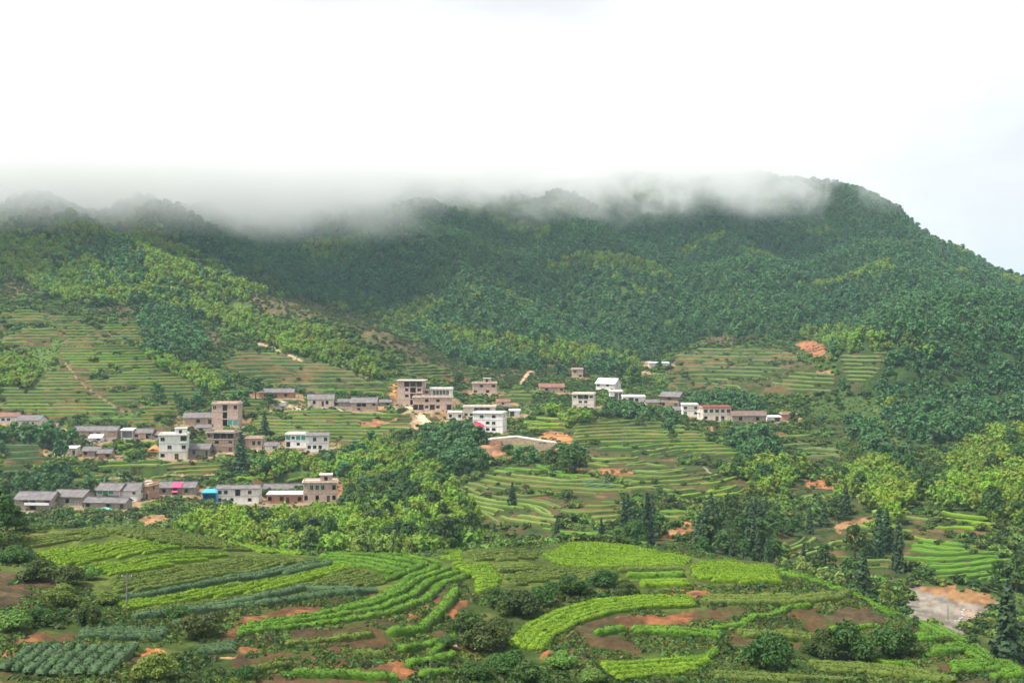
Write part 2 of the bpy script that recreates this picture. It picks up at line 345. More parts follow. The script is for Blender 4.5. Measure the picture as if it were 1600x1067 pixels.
def dist_line(P, mask_rect=None):
    """distance of every ground vertex to a world polyline (only near it)"""
    x0, y0 = P.min(0)-60; x1, y1 = P.max(0)+60
    m = (X > x0) & (X < x1) & (Y > y0) & (Y < y1)
    xs, ys = X[m], Y[m]; best = np.full(xs.shape, 1e9)
    for a, b in zip(P[:-1], P[1:]):
        ab = b-a; l2 = max(float(ab@ab), 1e-9)
        t = np.clip(((xs-a[0])*ab[0]+(ys-a[1])*ab[1])/l2, 0, 1)
        best = np.minimum(best, np.hypot(xs-a[0]-t*ab[0], ys-a[1]-t*ab[1]))
    return m, best
# spurs running down the left of the mountain
for pts, hgt, wd in (([(40,350),(120,400),(240,450),(420,510),(590,570)], 19, 32), ([(225,350),(300,385),(390,445)], 19, 28),
                     ([(1335,330),(1400,470),(1430,560),(1350,610)], 17, 42), ([(1600,500),(1480,590),(1380,620)], 18, 42),
                     ([(880,330),(950,430),(1000,540)], 15, 36), ([(1120,350),(1160,430),(1180,515)], 14, 34), ([(650,350),(740,460),(830,560)], 15, 36)):
    m, ds = dist_line(pxline(pts, MT, 30)); Z[m] += hgt*np.exp(-(ds/wd)**2)
V = HZ - F*Z/Y
ZB = Z.copy()

# ------------------------------------------------------------------ land cover
# 0 scrub 1 field 2 bamboo 3 forest 4 dark grove 5 bare 6 fir stand 7 brown plot 8 near hill 9 light broadleaf
CV = np.zeros(Z.shape, np.int8)
C = np.zeros(Z.shape+(3,), np.float32)
def nzc(s, seed, o=3): return fbm(X/s, Y/s, seed, o)
g1 = nzc(23, 31); g2 = nzc(5, 33); g3 = nzc(1.6, 35, 2)
GRASS = np.array((0.085, 0.135, 0.028)); SCRUB = np.array((0.052, 0.085, 0.022)); BROWN = np.array((0.15, 0.105, 0.055))
RED = np.array((0.29, 0.115, 0.045)); PALE = np.array((0.46, 0.36, 0.24)); DRY = np.array((0.17, 0.15, 0.06))
def lerp(a, b, t): return a+(b-a)*t[..., None]
C[:] = lerp(SCRUB, GRASS, sstep(.35, .65, g1*.6+g2*.4))
C[:] = lerp(C, DRY, sstep(.56, .75, g2*.5+nzc(40, 37)*.5)*.6)
fb = [(-600,455),(0,440),(70,468),(220,478),(262,520),(300,492),(380,470),(480,500),(560,482),(640,522),(700,560),(800,590),(960,590),(1010,560),(1100,532),(1180,530),(1290,520),(1330,560),(1318,620),(1400,685),(1450,722),(1500,690),(1600,655),(1800,620),(2200,600)]
fbx = sorted(fb); fbv = np.interp(U, [a for a, b in fbx], [b for a, b in fbx]) + (g1-.5)*24
m = (V < fbv) & (Y > 560); CV[m] = 3; C[m] = lerp(np.array((0.02, 0.04, 0.012)), np.array((0.05, 0.085, 0.022)), g2)[m]
mf = Y < 290; CV[mf & (CV == 0)] = 8
# the near hill: grassy tops, red and brown earth where it is steep
gy = np.zeros_like(Z); gy[1:-1] = (Z[2:]-Z[:-2])/(Y[2:]-Y[:-2])
steep = sstep(0.10, 0.42, gy+(g2-.5)*.35)
earth = lerp(np.array((0.13, 0.085, 0.045)), RED, sstep(.42, .66, g1*.5+g2*.5))
nearc = lerp(lerp(np.array((0.042, 0.066, 0.015)), np.array((0.085, 0.115, 0.026)), sstep(.4, .6, g2)), earth, steep*sstep(.30, .62, g3*.4+g2*.6))
C[mf] = nearc[mf]
def inside(poly, rg, wob=0.0, seed=51, lift=0.0):
    us_, vs_ = [a for a, b in poly], [b for a, b in poly]
    m = (Y >= rg[0]) & (Y <= rg[1]) & (U > min(us_)-9) & (U < max(us_)+9) & (V-lift*F/Y > min(vs_)-9) & (V-lift*F/Y < max(vs_)+9)
    r = np.zeros(Z.shape, bool)
    if m.any():
        uu, vv = U[m], V[m]-lift*F/Y[m]
        if wob:
            k = wob*F/Y[m]
            uu = uu+(fbm(X[m]/7, Y[m]/7, seed)-.5)*2*k; vv = vv+(fbm(X[m]/7, Y[m]/7, seed+3)-.5)*0.7*k
        r[m] = pip(uu, vv, poly)
    return r
def paint(poly, rg, code, c1=None, c2=None, wob=3.0, seed=51, amt=1.0, lift=0.0):
    r = inside(poly, rg, wob, seed, lift)
    if code is not None: CV[r] = code
    if c1 is not None:
        cc = lerp(np.array(c1), np.array(c2 if c2 is not None else c1), sstep(.35, .65, g2*.6+g3*.4))
        C[r] = C[r]*(1-amt)+cc[r]*amt
    return r
def stroke(pts, rg, w, col, code=5, seed=60):
    m, ds = dist_line(pxline(pts, rg)); xs, ys = X[m], Y[m]
    k = ds+(fbm(xs/3, ys/3, seed)-.5)*w*.9 < w
    cc = np.array(col)*(0.75+0.5*fbm(xs/2, ys/2, seed+1))[:, None]
    a = C[m]; a[k] = cc[k]; C[m] = a
    if code is not None:
        b = CV[m]; b[k] = code; CV[m] = b
# brown plots and clearings on the slopes
for p in ([(0,440),(60,440),(75,462),(0,468)], [(125,475),(215,472),(212,492),(140,490)], [(262,398),(300,392),(335,408),(270,412)],
          [(380,460),(470,462),(560,490),(540,500),(420,492)], [(600,515),(680,545),(740,575),(720,592),(650,560),(590,535)],
          [(845,560),(930,572),(915,588),(850,590)], [(275,515),(345,520),(360,545),(280,545)], [(1100,528),(1150,526),(1160,538),(1105,540)],
          [(520,480),(580,500),(640,535),(600,540),(540,510)], [(760,575),(850,580),(840,600),(770,598)]):
    paint(p, MT, 7, (0.075, 0.07, 0.03), (0.115, 0.092, 0.045), 6)
# bamboo groves
BAM = {
 'upper_left_spur': [(0,330),(60,365),(150,400),(240,425),(330,470),(480,498),(560,532),(605,572),(560,562),(480,548),(400,518),(340,492),(225,465),(130,466),(70,448),(30,420),(0,350)],
 'upper_left_spur_b': [(190,325),(260,350),(350,408),(395,445),(330,452),(240,420)],
 'left_edge': [(-80,545),(50,550),(82,580),(62,596),(-80,600)],
 'left_wedge': [(212,543),(250,546),(345,580),(340,602),(285,595)],
 'centre': [(402,712),(440,697),(500,712),(555,702),(580,678),(640,690),(685,722),(705,752),(742,800),(735,838),(690,852),(560,856),(480,852),(300,842),(288,812),(330,803),(400,805),(545,800),(535,742),(470,742),(400,742)],
 'right_a': [(1138,722),(1180,706),(1258,712),(1260,746),(1200,756),(1138,742)],
 'right_b': [(1290,735),(1380,696),(1432,716),(1442,760),(1420,782),(1380,777),(1310,765)],
 'right_spur': [(1470,745),(1500,692),(1570,660),(1700,640),(1700,795),(1540,792),(1470,772)],
 'house_row': [(835,632),(870,630),(912,640),(935,655),(890,652),(845,645)],
 'right_low': [(1370,790),(1420,775),(1440,800),(1400,825),(1375,815)],
}
for k, p in BAM.items(): paint(p, MT if k.startswith('upper') else MID, 2, (0.05, 0.08, 0.02), (0.075, 0.11, 0.03), 4, lift=5.0)
LIGHT = [[(560,470),(680,500),(800,520),(1000,548),(1010,562),(900,560),(760,545),(640,500)], [(1250,515),(1330,505),(1440,530),(1450,548),(1330,552)], [(1430,650),(1500,640),(1490,690),(1440,690)],
         [(430,540),(520,545),(600,580),(560,588),(470,570)]]
for p in LIGHT: paint(p, MT, 9, None, None, 9, lift=4.0)
DARK = [[(668,660),(735,655),(762,690),(752,718),(700,722),(660,692)], [(215,470),(290,480),(330,530),(300,545),(230,540)], [(60,655),(110,665),(150,690),(90,695),(0,690),(0,668)],
        [(950,620),(1050,640),(1090,660),(1040,672),(960,650)], [(1060,612),(1140,605),(1200,625),(1090,632)], [(1130,665),(1200,662),(1225,685),(1150,692)],
        [(0,745),(90,720),(190,735),(210,752),(110,765),(0,772)], [(345,580),(385,590),(385,625),(350,615)], [(1330,630),(1400,690),(1470,735),(1440,740),(1370,690),(1320,650)],
        [(880,700),(905,690),(915,715),(890,735)], [(790,705),(830,700),(820,722),(785,720)], [(240,575),(320,600),(300,625),(245,600)]]
for p in DARK: paint(p, (560, 1000) if p[0][1] < 600 else MID, 4, (0.03, 0.05, 0.018), (0.05, 0.08, 0.02), 5, lift=6.0)
FIRS = [[(1085,800),(1130,785),(1210,790),(1215,850),(1190,880),(1095,862)], [(1225,800),(1330,782),(1330,806),(1240,825)], [(982,790),(1035,775),(1040,820),(985,832)], [(1340,835),(1400,828),(1402,872),(1345,885)]]
for p in FIRS: paint(p, MID, 6, (0.03, 0.05, 0.02), (0.05, 0.08, 0.025), 4, lift=4.5)
LIFT_END = 0
# red earth scars, tracks and yards
for p, c in (([(1240,540),(1265,530),(1290,540),(1303,560),(1285,562),(1245,548)], (0.42,0.18,0.09)), ([(1275,578),(1300,578),(1303,585),(1278,585)], (0.5,0.30,0.14)),
             ([(1255,750),(1310,752),(1312,766),(1268,764)], (0.48,0.20,0.09)), ([(1030,842),(1060,815),(1085,812),(1080,830),(1045,848)], (0.46,0.23,0.10)),
             ([(838,682),(860,676),(885,676),(896,690),(884,710),(862,704)], (0.55,0.26,0.11)), ([(735,712),(790,706),(800,716),(742,724)], (0.42,0.22,0.12)), ([(905,732),(985,735),(985,745),(910,742)], (0.42,0.19,0.09)),
             ([(640,650),(662,645),(672,668),(645,672)], (0.50,0.33,0.20)), ([(608,598),(626,596),(626,624),(612,620)], (0.50,0.27,0.10)),
             ([(215,808),(262,806),(262,820),(225,820)], (0.50,0.27,0.13)), ([(20,800),(55,798),(55,808),(20,808)], (0.5,0.4,0.3)),
             ([(560,660),(620,655),(610,664),(570,668)], (0.46,0.22,0.1)), ([(1000,565),(1025,562),(1022,588),(1008,585)], (0.5,0.35,0.2)), ([(470,752),(530,748),(545,765),(530,790),(520,765)], (0.40,0.2,0.1)),
             ([(1095,665),(1125,663),(1122,674),(1100,674)], (0.46,0.24,0.13)), ([(1305,822),(1370,800),(1372,808),(1320,835)], (0.40,0.22,0.11)), ([(1325,838),(1345,836),(1345,846),(1328,848)], (0.5,0.22,0.09))):
    paint(p, MID, 5, tuple(x*.45 for x in c), tuple(x*.8 for x in c), 4)
for pts, rg, w, c in (([(232,752),(240,765),(232,778),(205,788),(175,796)], MID, 1.6, (0.52,0.46,0.37)), ([(148,683),(175,688),(200,687),(245,688)], MID, 1.5, (0.5,0.42,0.3)),
                      ([(102,566),(118,590),(150,618),(200,648)], MID, 0.45, (0.24,0.18,0.11)), ([(400,535),(430,545),(470,565)], MID, 1.2, (0.48,0.36,0.22)), ([(830,580),(812,602)], MID, 1.5, (0.45,0.3,0.17)),
                      ([(1190,662),(1225,658),(1232,650)], MID, 1.6, (0.5,0.46,0.4)), ([(420,622),(440,628),(470,640)], MID, 1.2, (0.36,0.32,0.22)), ([(455,641),(520,638),(560,646),(620,640),(648,642)], MID, 1.3, (0.40,0.34,0.25)), ([(330,790),(420,791),(530,789),(545,780)], MID, 1.3, (0.20,0.18,0.16)), ([(640,636),(655,650),(668,662)], MID, 2.2, (0.55,0.42,0.28)),
                      ([(1090,720),(1113,745)], MID, 0.4, (0.25,0.26,0.15)), ([(170,748),(340,742)], MID, 1.0, (0.36,0.27,0.17)), ([(350,1028),(430,1025),(520,1016),(600,1020),(640,1062)], FG, 0.45, (0.42,0.25,0.13)),
                      ([(600,1020),(625,1040),(640,1066)], FG, 0.5, (0.40,0.2,0.1)), ([(195,1066),(215,1040),(240,1018)], FG, 1.4, (0.46,0.18,0.07)), ([(690,990),(715,1010)], FG, .5, (.36,.24,.15)),
                      ([(0,1062),(100,1066),(180,1066)], FG, .9, (.40,.2,.1)), ([(980,905),(1000,930)], FG, .3, (.35,.3,.18))):
    stroke(pts, rg, w, c)
# the gravel yard in the hollow with its orange bank
yard = paint([(1405,925),(1440,915),(1545,930),(1560,950),(1500,985),(1430,975),(1410,945)], (255, 350), 5, (0.17, 0.15, 0.12), (0.27, 0.235, 0.19), 4)
paint([(1435,922),(1470,915),(1520,922),(1558,938),(1540,944),(1480,935)], (255, 372), 5, (0.22, 0.11, 0.05), (0.32, 0.18, 0.08), 4)
paint([(1490,955),(1530,952),(1545,962),(1500,972)], (255, 350), 5, (0.22, 0.15, 0.10), (0.34, 0.28, 0.22), 3)
# eroded banks of the near hill: brown and red earth with sparse weeds
for p in ([(352,975),(440,958),(540,948),(600,925),(620,935),(700,905),(738,905),(712,985),(690,1067),(380,1075),(352,1030)], [(850,1010),(930,968),(1090,948),(1330,944),(1442,985),(1290,1012),(1100,1010),(900,1035)],
          [(1430,1000),(1530,1005),(1600,1050),(1600,1075),(1490,1070)], [(0,1000),(110,985),(215,1008),(240,1030),(180,1075),(0,1075)], [(985,920),(1085,915),(1225,918),(1235,934),(1085,934),(1000,930)], [(190,955),(360,940),(560,905),(590,925),(400,965),(230,985)]):
    bare = paint(p, FG, 10, None, None, 2.0)
    soil = lerp(lerp(np.array((0.062, 0.048, 0.024)), np.array((0.135, 0.07, 0.034)), sstep(.38, .62, g1*.5+g2*.5)), np.array((0.06, 0.075, 0.02)), sstep(.46, .6, g3*.5+g2*.5))
    C[bare] = soil[bare]
# open field ground: the big left field and the hill top
for p in ([(20,845),(120,815),(265,820),(400,855),(480,866),(700,868),(740,895),(690,915),(640,925),(600,925),(560,915),(400,945),(230,968),(165,935),(110,895)],
          [(690,880),(720,858),(850,862),(900,844),(970,846),(1085,868),(1215,880),(1225,915),(1080,918),(990,930),(870,915),(800,925),(770,935),(735,925)]):
    paint(p, FG, 1, (0.055, 0.08, 0.017), (0.10, 0.13, 0.026), 1.5)
# near scars of red earth
for p in ([(0,1012),(50,992),(70,985),(64,1008),(20,1030),(0,1035)], [(355,970),(380,965),(470,952),(520,948),(500,958),(380,985),(365,1010),(352,1010)], [(372,1008),(395,1000),(400,1020),(380,1022)],
          [(1080,915),(1100,915),(1108,930),(1088,940)], [(1000,922),(1080,918),(1085,932),(1005,931)], [(1150,925),(1225,920),(1230,933),(1160,932)], [(836,1016),(848,1010),(852,1026),(840,1030)],
          [(560,918),(590,920),(590,935),(560,940)], [(960,965),(1085,952),(1085,980),(1000,975),(960,985)], [(640,960),(690,925),(700,930),(690,965),(640,985)], [(700,965),(735,915),(728,955),(712,985)],
          [(610,1030),(650,1020),(665,1050),(620,1066)], [(1470,1000),(1500,998),(1500,1008)], [(220,1018),(235,1015),(240,1030),(215,1040)]):
    paint(p, FG, 5, (0.12, 0.062, 0.03), (0.27, 0.112, 0.046), 2.4, seed=57)
for p in ([(1330,940),(1400,955),(1440,985),(1330,985),(1280,965)], [(0,895),(75,895),(85,930),(60,950),(0,950)]):
    paint(p, FG, 5, (0.06, 0.045, 0.024), (0.095, 0.066, 0.035), 1.5)
for p in ([(30,835),(165,824),(172,838),(40,858)],): paint(p, FG, 1, (0.10, 0.10, 0.03), (0.14, 0.14, 0.04), 1)

# ------------------------------------------------------------------ terraced tea slopes: (polygon, step height, material, label)
TER = [
 ([(0,485),(60,488),(95,512),(80,543),(0,545)], 1.7, 'tea_mid', 'upper terraced tea slope at the far left edge under the brown plot'),
 ([(95,545),(210,540),(262,582),(335,612),(285,640),(240,668),(40,652),(0,640),(0,602),(60,598),(92,572)], 1.25, 'tea_mid', 'broad terraced tea slope above the left row of low houses'),
 ([(0,690),(62,694),(85,708),(60,742),(0,745)], 1.6, 'tea_dark', 'terraced tea plot at the left edge below the tiled houses'),
 ([(385,545),(480,560),(600,600),(610,612),(420,606),(345,572)], 1.7, 'tea_far', 'terraced tea slope above the upper brick houses'),
 ([(395,650),(480,638),(630,645),(662,668),(560,690),(514,712),(508,680),(430,680),(395,672)], 1.0, 'tea_mid', 'brown banked tea terraces between the village rows'),
 ([(165,722),(240,718),(345,725),(345,752),(235,752),(150,738)], 1.0, 'tea_mid', 'tea terraces below the white three storey house'),
 ([(715,765),(760,742),(800,722),(872,735),(960,755),(985,775),(978,805),(960,835),(900,805),(868,818),(840,822),(755,825),(738,802)], 0.62, 'tea_mid', 'curved tea terraces in the middle of the valley'),
 ([(892,665),(960,650),(1060,664),(1125,690),(1180,722),(1120,748),(1090,772),(1000,782),(962,748),(900,722),(882,692)], 0.75, 'tea_mid', 'long tea terraces above the red earth scars'),
 ([(1150,694),(1230,692),(1312,698),(1322,716),(1265,726),(1262,712),(1180,702)], 0.9, 'tea_far', 'tea terraces beside the bright bamboo on the right'),
 ([(1040,558),(1110,542),(1230,548),(1312,590),(1300,616),(1190,616),(1050,606)], 1.8, 'tea_far', 'wide faded tea slope below the orange scar'),
 ([(1312,556),(1410,548),(1400,562),(1335,610),(1318,600)], 1.8, 'tea_far', 'small faded tea slope right of the orange scar'),
 ([(1385,865),(1470,832),(1560,868),(1600,880),(1600,915),(1556,912),(1500,916),(1450,908),(1400,896)], 0.5, 'tea_green', 'green terraces on the valley floor above the gravel yard'),
 ([(1278,818),(1372,800),(1372,848),(1290,862)], 0.7, 'tea_mid', 'small tea terraces among the dark firs'),
 ([(215,668),(300,665),(325,676),(250,680)], 1.4, 'tea_mid', 'narrow tea strip between the two white houses'),
 ([(800,656),(872,655),(892,668),(880,684),(830,678)], 0.9, 'tea_lime', 'bright green tea plot beside the red canopy house'),
 ([(755,828),(860,822),(960,840),(1040,845),(1040,858),(900,848),(770,845)], 0.6, 'tea_green', 'low green terraces at the foot of the valley behind the hill top'),
 ([(1330,880),(1390,870),(1410,905),(1390,925),(1330,900)], 0.6, 'tea_mid', 'dull terraces between the tall fir and the gravel yard'),
 ([(345,625),(395,628),(400,648),(378,650)], 1.1, 'tea_mid', 'small tea terraces right of the pink brick house'),
 ([(55,487),(130,498),(215,497),(232,538),(100,543),(90,515)], 1.5, 'tea_mid', 'tea terraces under the brown plots on the upper left'),
 ([(345,606),(420,610),(482,618),(470,636),(400,642),(350,628)], 1.2, 'tea_mid', 'tea terraces around the low red brick house'),
 ([(462,598),(610,606),(615,620),(480,615)], 1.2, 'tea_mid', 'narrow terraces just above the upper house row'),
 ([(640,562),(760,590),(735,602),(660,592),(615,575)], 1.5, 'tea_far', 'faded terraces behind the four storey brick house'),
 ([(780,600),(840,612),(838,632),(780,626)], 1.2, 'tea_mid', 'terraces right of the rooftop box house'),
 ([(1200,668),(1330,660),(1335,690),(1220,688)], 1.1, 'tea_mid', 'terraces below the end of the pale road'),
 ([(90,752),(150,740),(230,754),(200,762),(110,766)], 1.0, 'tea_olive', 'dull terraces above the lower hamlet'),
 ([(1000,800),(1080,790),(1080,812),(1030,838),(1000,830)], .6, 'tea_mid', 'small terraces left of the fir stand'),
 ([(1400,790),(1445,800),(1440,830),(1385,850)], .7, 'tea_mid', 'terraces below the bamboo stand on the right'),
 ([(1240,752),(1330,770),(1370,790),(1330,800),(1230,775)], .7, 'tea_mid', 'tea terraces around the orange bank on the right'),
 ([(1215,840),(1280,830),(1330,850),(1330,880),(1230,875)], .6, 'tea_mid', 'green terraces between the two fir stands'),
 ([(1420,838),(1470,825),(1480,840),(1400,868),(1385,860)], .6, 'tea_lime', 'bright terraces left of the valley floor plots'),
 ([(640,640),(720,642),(725,656),(668,660)], .9, 'tea_green', 'small green terraces below the four storey brick house'),
 ([(1440,812),(1480,800),(1560,812),(1545,840),(1450,830)], 0.7, 'tea_lime', 'lime green terraces below the bamboo spur'),
 ([(1060,770),(1130,745),(1200,760),(1180,772),(1090,790)], 0.7, 'tea_lime', 'bright curved terraces left of the orange bank'),
]
TMASK = []
for i, (p, h, mt_, lb) in enumerate(TER):
    r = inside(p, MID, 5, 70+i) & ~np.isin(CV, (5,)) & (fbm(X/17, Y/17, 170+i) < .72); TMASK.append(r)
    CV[r] = 1

# houses: (u0, u1, base row, top row, depth m, yaw deg, spec) - pads are levelled before the ground is meshed
HOUSES = []

NEAR_TER = [
 ([(905,1035),(1000,1000),(1110,1005),(1160,1020),(1120,1035),(1000,1035),(930,1050)], .9, 'tea_green', 'contour rows on the bank below the broad bright band'),
 ([(1090,950),(1330,948),(1400,975),(1290,990),(1100,988)], 1.0, 'tea_green', 'broken contour rows on the bank under the olive hedges'),
 ([(1100,1035),(1250,1030),(1260,1070),(1110,1075)], .9, 'tea_green', 'short contour rows left of the bottom right rows'),
 ([(1290,1030),(1450,1030),(1500,1070),(1300,1070)], .8, 'tea_green', 'contour rows under the dark bush masses'),
 ([(1400,975),(1560,1040),(1600,1075),(1500,1070),(1430,1010)], .7, 'tea_green', 'close green contour rows on the right end of the near hill'),
 ([(380,1005),(600,985),(640,1010),(600,1075),(390,1075)], 1.5, 'tea_olive', 'sparse contour rows on the eroded red bank'),
 ([(620,960),(720,915),(725,960),(700,1070),(640,1070)], 1.2, 'tea_green', 'short contour rows on the left wall of the gully'),
 ([(960,890),(1080,886),(1080,930),(1000,930)], .55, 'tea_green', 'low contour rows stepping down left of the bright block'),
 ([(215,965),(350,950),(355,1000),(280,990),(270,975)], .9, 'tea_dark', 'dark contour rows on the bank under the left field'),
]
def HS(u0, u1, vb, vt, wall, roof, floors, label, depth=8.5, yaw=0, name='village_house', d=None, **kw):
    HOUSES.append(dict(u0=u0, u1=u1, vb=vb, vt=vt, wall=wall, roof=roof, floors=floors, label=label, depth=depth, yaw=yaw, name=name, d=d, **kw))
# floors: top storey first; W glazed window, h bare window hole, o wide open bay, d door, b balcony, t teal shutter panel, . blank
HS(-8,26,660,646,'white','gable_red',['.WW.'],'white walled house with red tiled roof at the far left edge')
HS(27,62,668,650,'cream','gable',['.h.d.'],'grey tiled house beside the white house at the left edge', yaw=-6)
HS(114,182,683,667,'brick_tan','gable',['h.dd..'],'long low tan brick house with two dark doorways', depth=7)
HS(189,207,685,670,'white','shed_white',['o'],'small white roofed open shed left of the low pink house', depth=5, name='open_shed')
HS(208,237,686,671,'pink','gable',['W.o'],'low pink walled house with a dark open bay under grey tiles', depth=7)
HS(249,292,718,680,'white','flat',['W..b','.W.W','h.d.'],'white three storey house with a rooftop room', depth=10, yaw=8, attic=(.55,.95), lower='cream')
HS(293,326,713,695,'timber','gable',['.h..d'],'old dark tiled house right of the white three storey house', depth=9)
HS(322,366,706,676,'brick_brown','flat',['hooo','.h.W','h..d'],'brown brick three storey house with an open top floor', depth=9, yaw=-8)
HS(384,409,700,685,'brick_tan','flat',['.WW'],'small tan brick house beside a pale concrete apron', depth=7)
HS(331,372,666,631,'brick_pink','flat',['h.o.h','..o..','..ott'],'pink brick three storey house with teal ground floor shutters', depth=10)
HS(287,332,664,646,'brick_tan','gable',['..h.d'],'long grey tiled house left of the teal shuttered house', depth=9, yaw=4)
HS(22,80,797,771,'timber','gable',['.hh.h','d.o..'],'old timber house with white balcony at the left of the lower hamlet', depth=10, yaw=-5, balcony=True)
HS(80,130,790,768,'timber','gable',['..h..'],'long grey tiled barn beside the old timber house', depth=10, yaw=-8)
HS(150,188,781,757,'cream','gable',['ttt.','h.oo'],'teal windowed house joined to the white house in the lower hamlet', depth=8, yaw=-10)
HS(188,214,783,757,'white','gable',['..W','.h.'],'white two storey house with one dark window in the lower hamlet', depth=9, yaw=-10)
HS(214,233,780,759,'brick_red','flat',['.h.','..d'],'small orange brick house at the bend of the pale road', depth=8, yaw=-14)
HS(130,197,795,779,'timber','gable',['h..h.d'],'long low tiled house in front of the white house', depth=6, yaw=-9)
HS(243,304,773,755,'timber','gable',['.h.o.h.'],'dark tiled house with a bright pink tin roof panel', depth=8, pink=True)
HS(316,338,785,767,'blue','shed_blue',['o'],'bright blue tin shed beside the long white house', depth=6, name='tin_shed')
HS(339,404,787,760,'white','gable_low',['WW.o.W.','h.h..h.'],'long white two storey house beside the blue shed', depth=8, yaw=2)
HS(412,470,774,758,'timber','gable',['..o..'],'grey tiled barn behind the low brick building', depth=7, d=540)
HS(417,482,787,770,'brick_red','shed_pale',['h.hd.h.'],'low orange brick building with a pale roof edge', depth=6)
HS(474,526,786,754,'brick_pink','flat',['.WWW.h','h.h.dh'],'two storey pink brick house at the right end of the lower row', depth=9, yaw=6, attic=(.5,.85), glass='teal')
HS(446,478,699,679,'white','flat',['tWtt','o.h.'],'white house with green glazing left of the twin white house', depth=8)
HS(479,513,705,677,'white','gable_low',['.W.W','hhh.'],'white two storey house with two dark windows above the bamboo', depth=8, yaw=5)
HS(404,458,622,608,'brick_red','gable',['.h.d.h.'],'low red brick house on the upper terrace road', depth=8)
HS(481,521,635,617,'cream','gable',['.h.dh.'],'cream walled house with stepped grey tiles on the upper row', depth=8, yaw=4)
HS(521,549,635,624,'timber','gable',['h..'],'low dark tiled house in the middle of the upper row', depth=7)
HS(549,588,643,622,'brick_tan','gable',['.oo.h','.h...'],'tan walled house with open bays on a pale stone base', depth=8)
HS(588,611,634,625,'timber','gable',['.h'],'small dark shed at the right end of the upper row', depth=6, name='tiled_shed')
HS(621,660,633,595,'brick_pink','flat',['.ooo','.hoh','.hoo','..oo'],'unfinished four storey pink brick house with a pale roof slab', depth=11, yaw=-6, over=.9)
HS(645,706,641,621,'brick_pink','flat',['..h.h..','oohoh.o'],'low pink brick wing below the four storey house', depth=7, d=652)
HS(671,707,623,608,'white','flat',['.ooooo.'],'white framed hall with a long dark window strip', depth=7, d=690)
HS(738,776,616,599,'brick_pink','flat',['.h.h','W.h.'],'pink house with a rooftop box above the bamboo row', depth=8, attic=(.45,.75))
HS(724,774,652,636,'cream','flat',['..ooo.','hhh...'],'pale house with a dark veranda behind the red canopy house', depth=7, d=655)
HS(738,786,676,646,'white','flat',['.W.h.','W.hW.','..hh.'],'white and pink three storey house beside the red canopy', depth=8, yaw=-12)
HS(843,881,613,600,'brick_pink','gable_red',['.h..W'],'low pink walled house below the forest edge', depth=8)
HS(894,911,591,577,'brick_pink','flat',['h.','.h'],'tiny pink brick house high at the forest edge', depth=7)
HS(930,961,612,592,'white','gable_white',['W.W.','.W.W'],'white house with a pale roof near the blue roofed shed', depth=10, yaw=-25)
HS(953,973,624,612,'white','flat',['.oo'],'small white open fronted house below the pale roofed house', depth=7)
HS(894,928,640,616,'cream','flat',['WooW','.WW.','h.d.'],'cream three storey house with a ribbed balcony', depth=9, yaw=-8)
HS(973,1008,630,618,'white','shed_white',['.oW.'],'long white tin roofed shed right of the small white house', depth=7, name='tin_roofed_shed')
HS(1030,1062,636,613,'brick_brown','gable',['.h.','h.d'],'brown brick gabled house on bare earth', depth=8, yaw=-30)
HS(1046,1068,649,636,'timber','gable',['.o.'],'grey tiled shed left of the small white house', depth=7)
HS(1067,1091,650,633,'white','flat',['W.W','h.h'],'small white house left of the red trimmed house', depth=8)
HS(1098,1143,658,637,'cream','flat_red',['WWWWW','h.dh.'],'cream house with a red trimmed flat roof', depth=9, yaw=5)
HS(1144,1197,660,643,'timber','gable_brown',['.h..h.'],'brown tiled long house right of the red trimmed house', depth=8)
HS(1222,1244,657,647,'brick_red','flat',['.h'],'small brick house at the end of the pale road', depth=6)
HS(104,119,712,698,'cream','shed_white',['.d'],'small shed with a pale sheet roof among bushes on the left', depth=5, name='small_shed')
HS(129,155,713,699,'timber','gable',['h.d'],'small grey tiled cottage among bushes on the left', depth=6)
HS(153,173,716,703,'brick_red','gable',['.h'],'small orange brick cottage with grey tiles on the left', depth=6)
HS(1014,1046,574,566,'cream','shed_palebl',['.h.'],'pale blue roofed shed at the foot of the forest', depth=8, name='tin_roofed_shed')
HS(140,158,690,680,'white','gable_white',['.h'],'little white cottage in front of the long tan brick house', depth=5)
HS(308,328,674,664,'cream','gable',['h.'],'little cream cottage below the long grey tiled house', depth=5)
HS(414,434,703,692,'white','gable',['.W'],'little white cottage left of the green glazed house', depth=6)
HS(232,248,686,675,'cream','gable',['.h'],'little cream cottage right of the low pink house', depth=5)
HS(700,722,655,645,'white','flat',['h.W'],'white flat roofed cottage left of the pale veranda house', depth=6)
HS(776,796,634,624,'cream','gable_red',['.h.'],'small cream cottage under a red roof above the canopy house', depth=6)
HS(1092,1100,656,645,'white','flat',['h','.'],'slim white block joined to the red trimmed house', depth=6)
HS(796,812,651,640,'white','shed_white',['o.'],'small white shed right of the red canopy house', depth=5, name='small_shed')
HS(1010,1030,635,625,'brick_pink','gable',['h.'],'small pink brick shed right of the long white tin shed', depth=6, name='small_shed')
HS(1200,1220,659,650,'white','shed_white',['.o'],'white shed left of the small brick house on the pale road', depth=5, name='small_shed')
HS(64,88,674,662,'timber','gable',['h.'],'dark tiled hut right of the grey tiled house at the left', depth=6, name='tiled_hut')
HS(86,102,709,697,'brick_brown','gable',['.h'],'ruined brown hut left of the pale roofed shed', depth=6, name='tiled_hut')
HS(222,234,768,759,'white','shed_white',['.h'],'tiny white shed at the top of the pale road', depth=4, name='small_shed', d=548)
HS(366,381,694,679,'brick_brown','flat',['.h','..'],'narrow brown brick block behind the tall fir', depth=5)
HS(430,446,640,631,'cream','gable',['.h'],'small cream cottage below the low red brick house', depth=6)
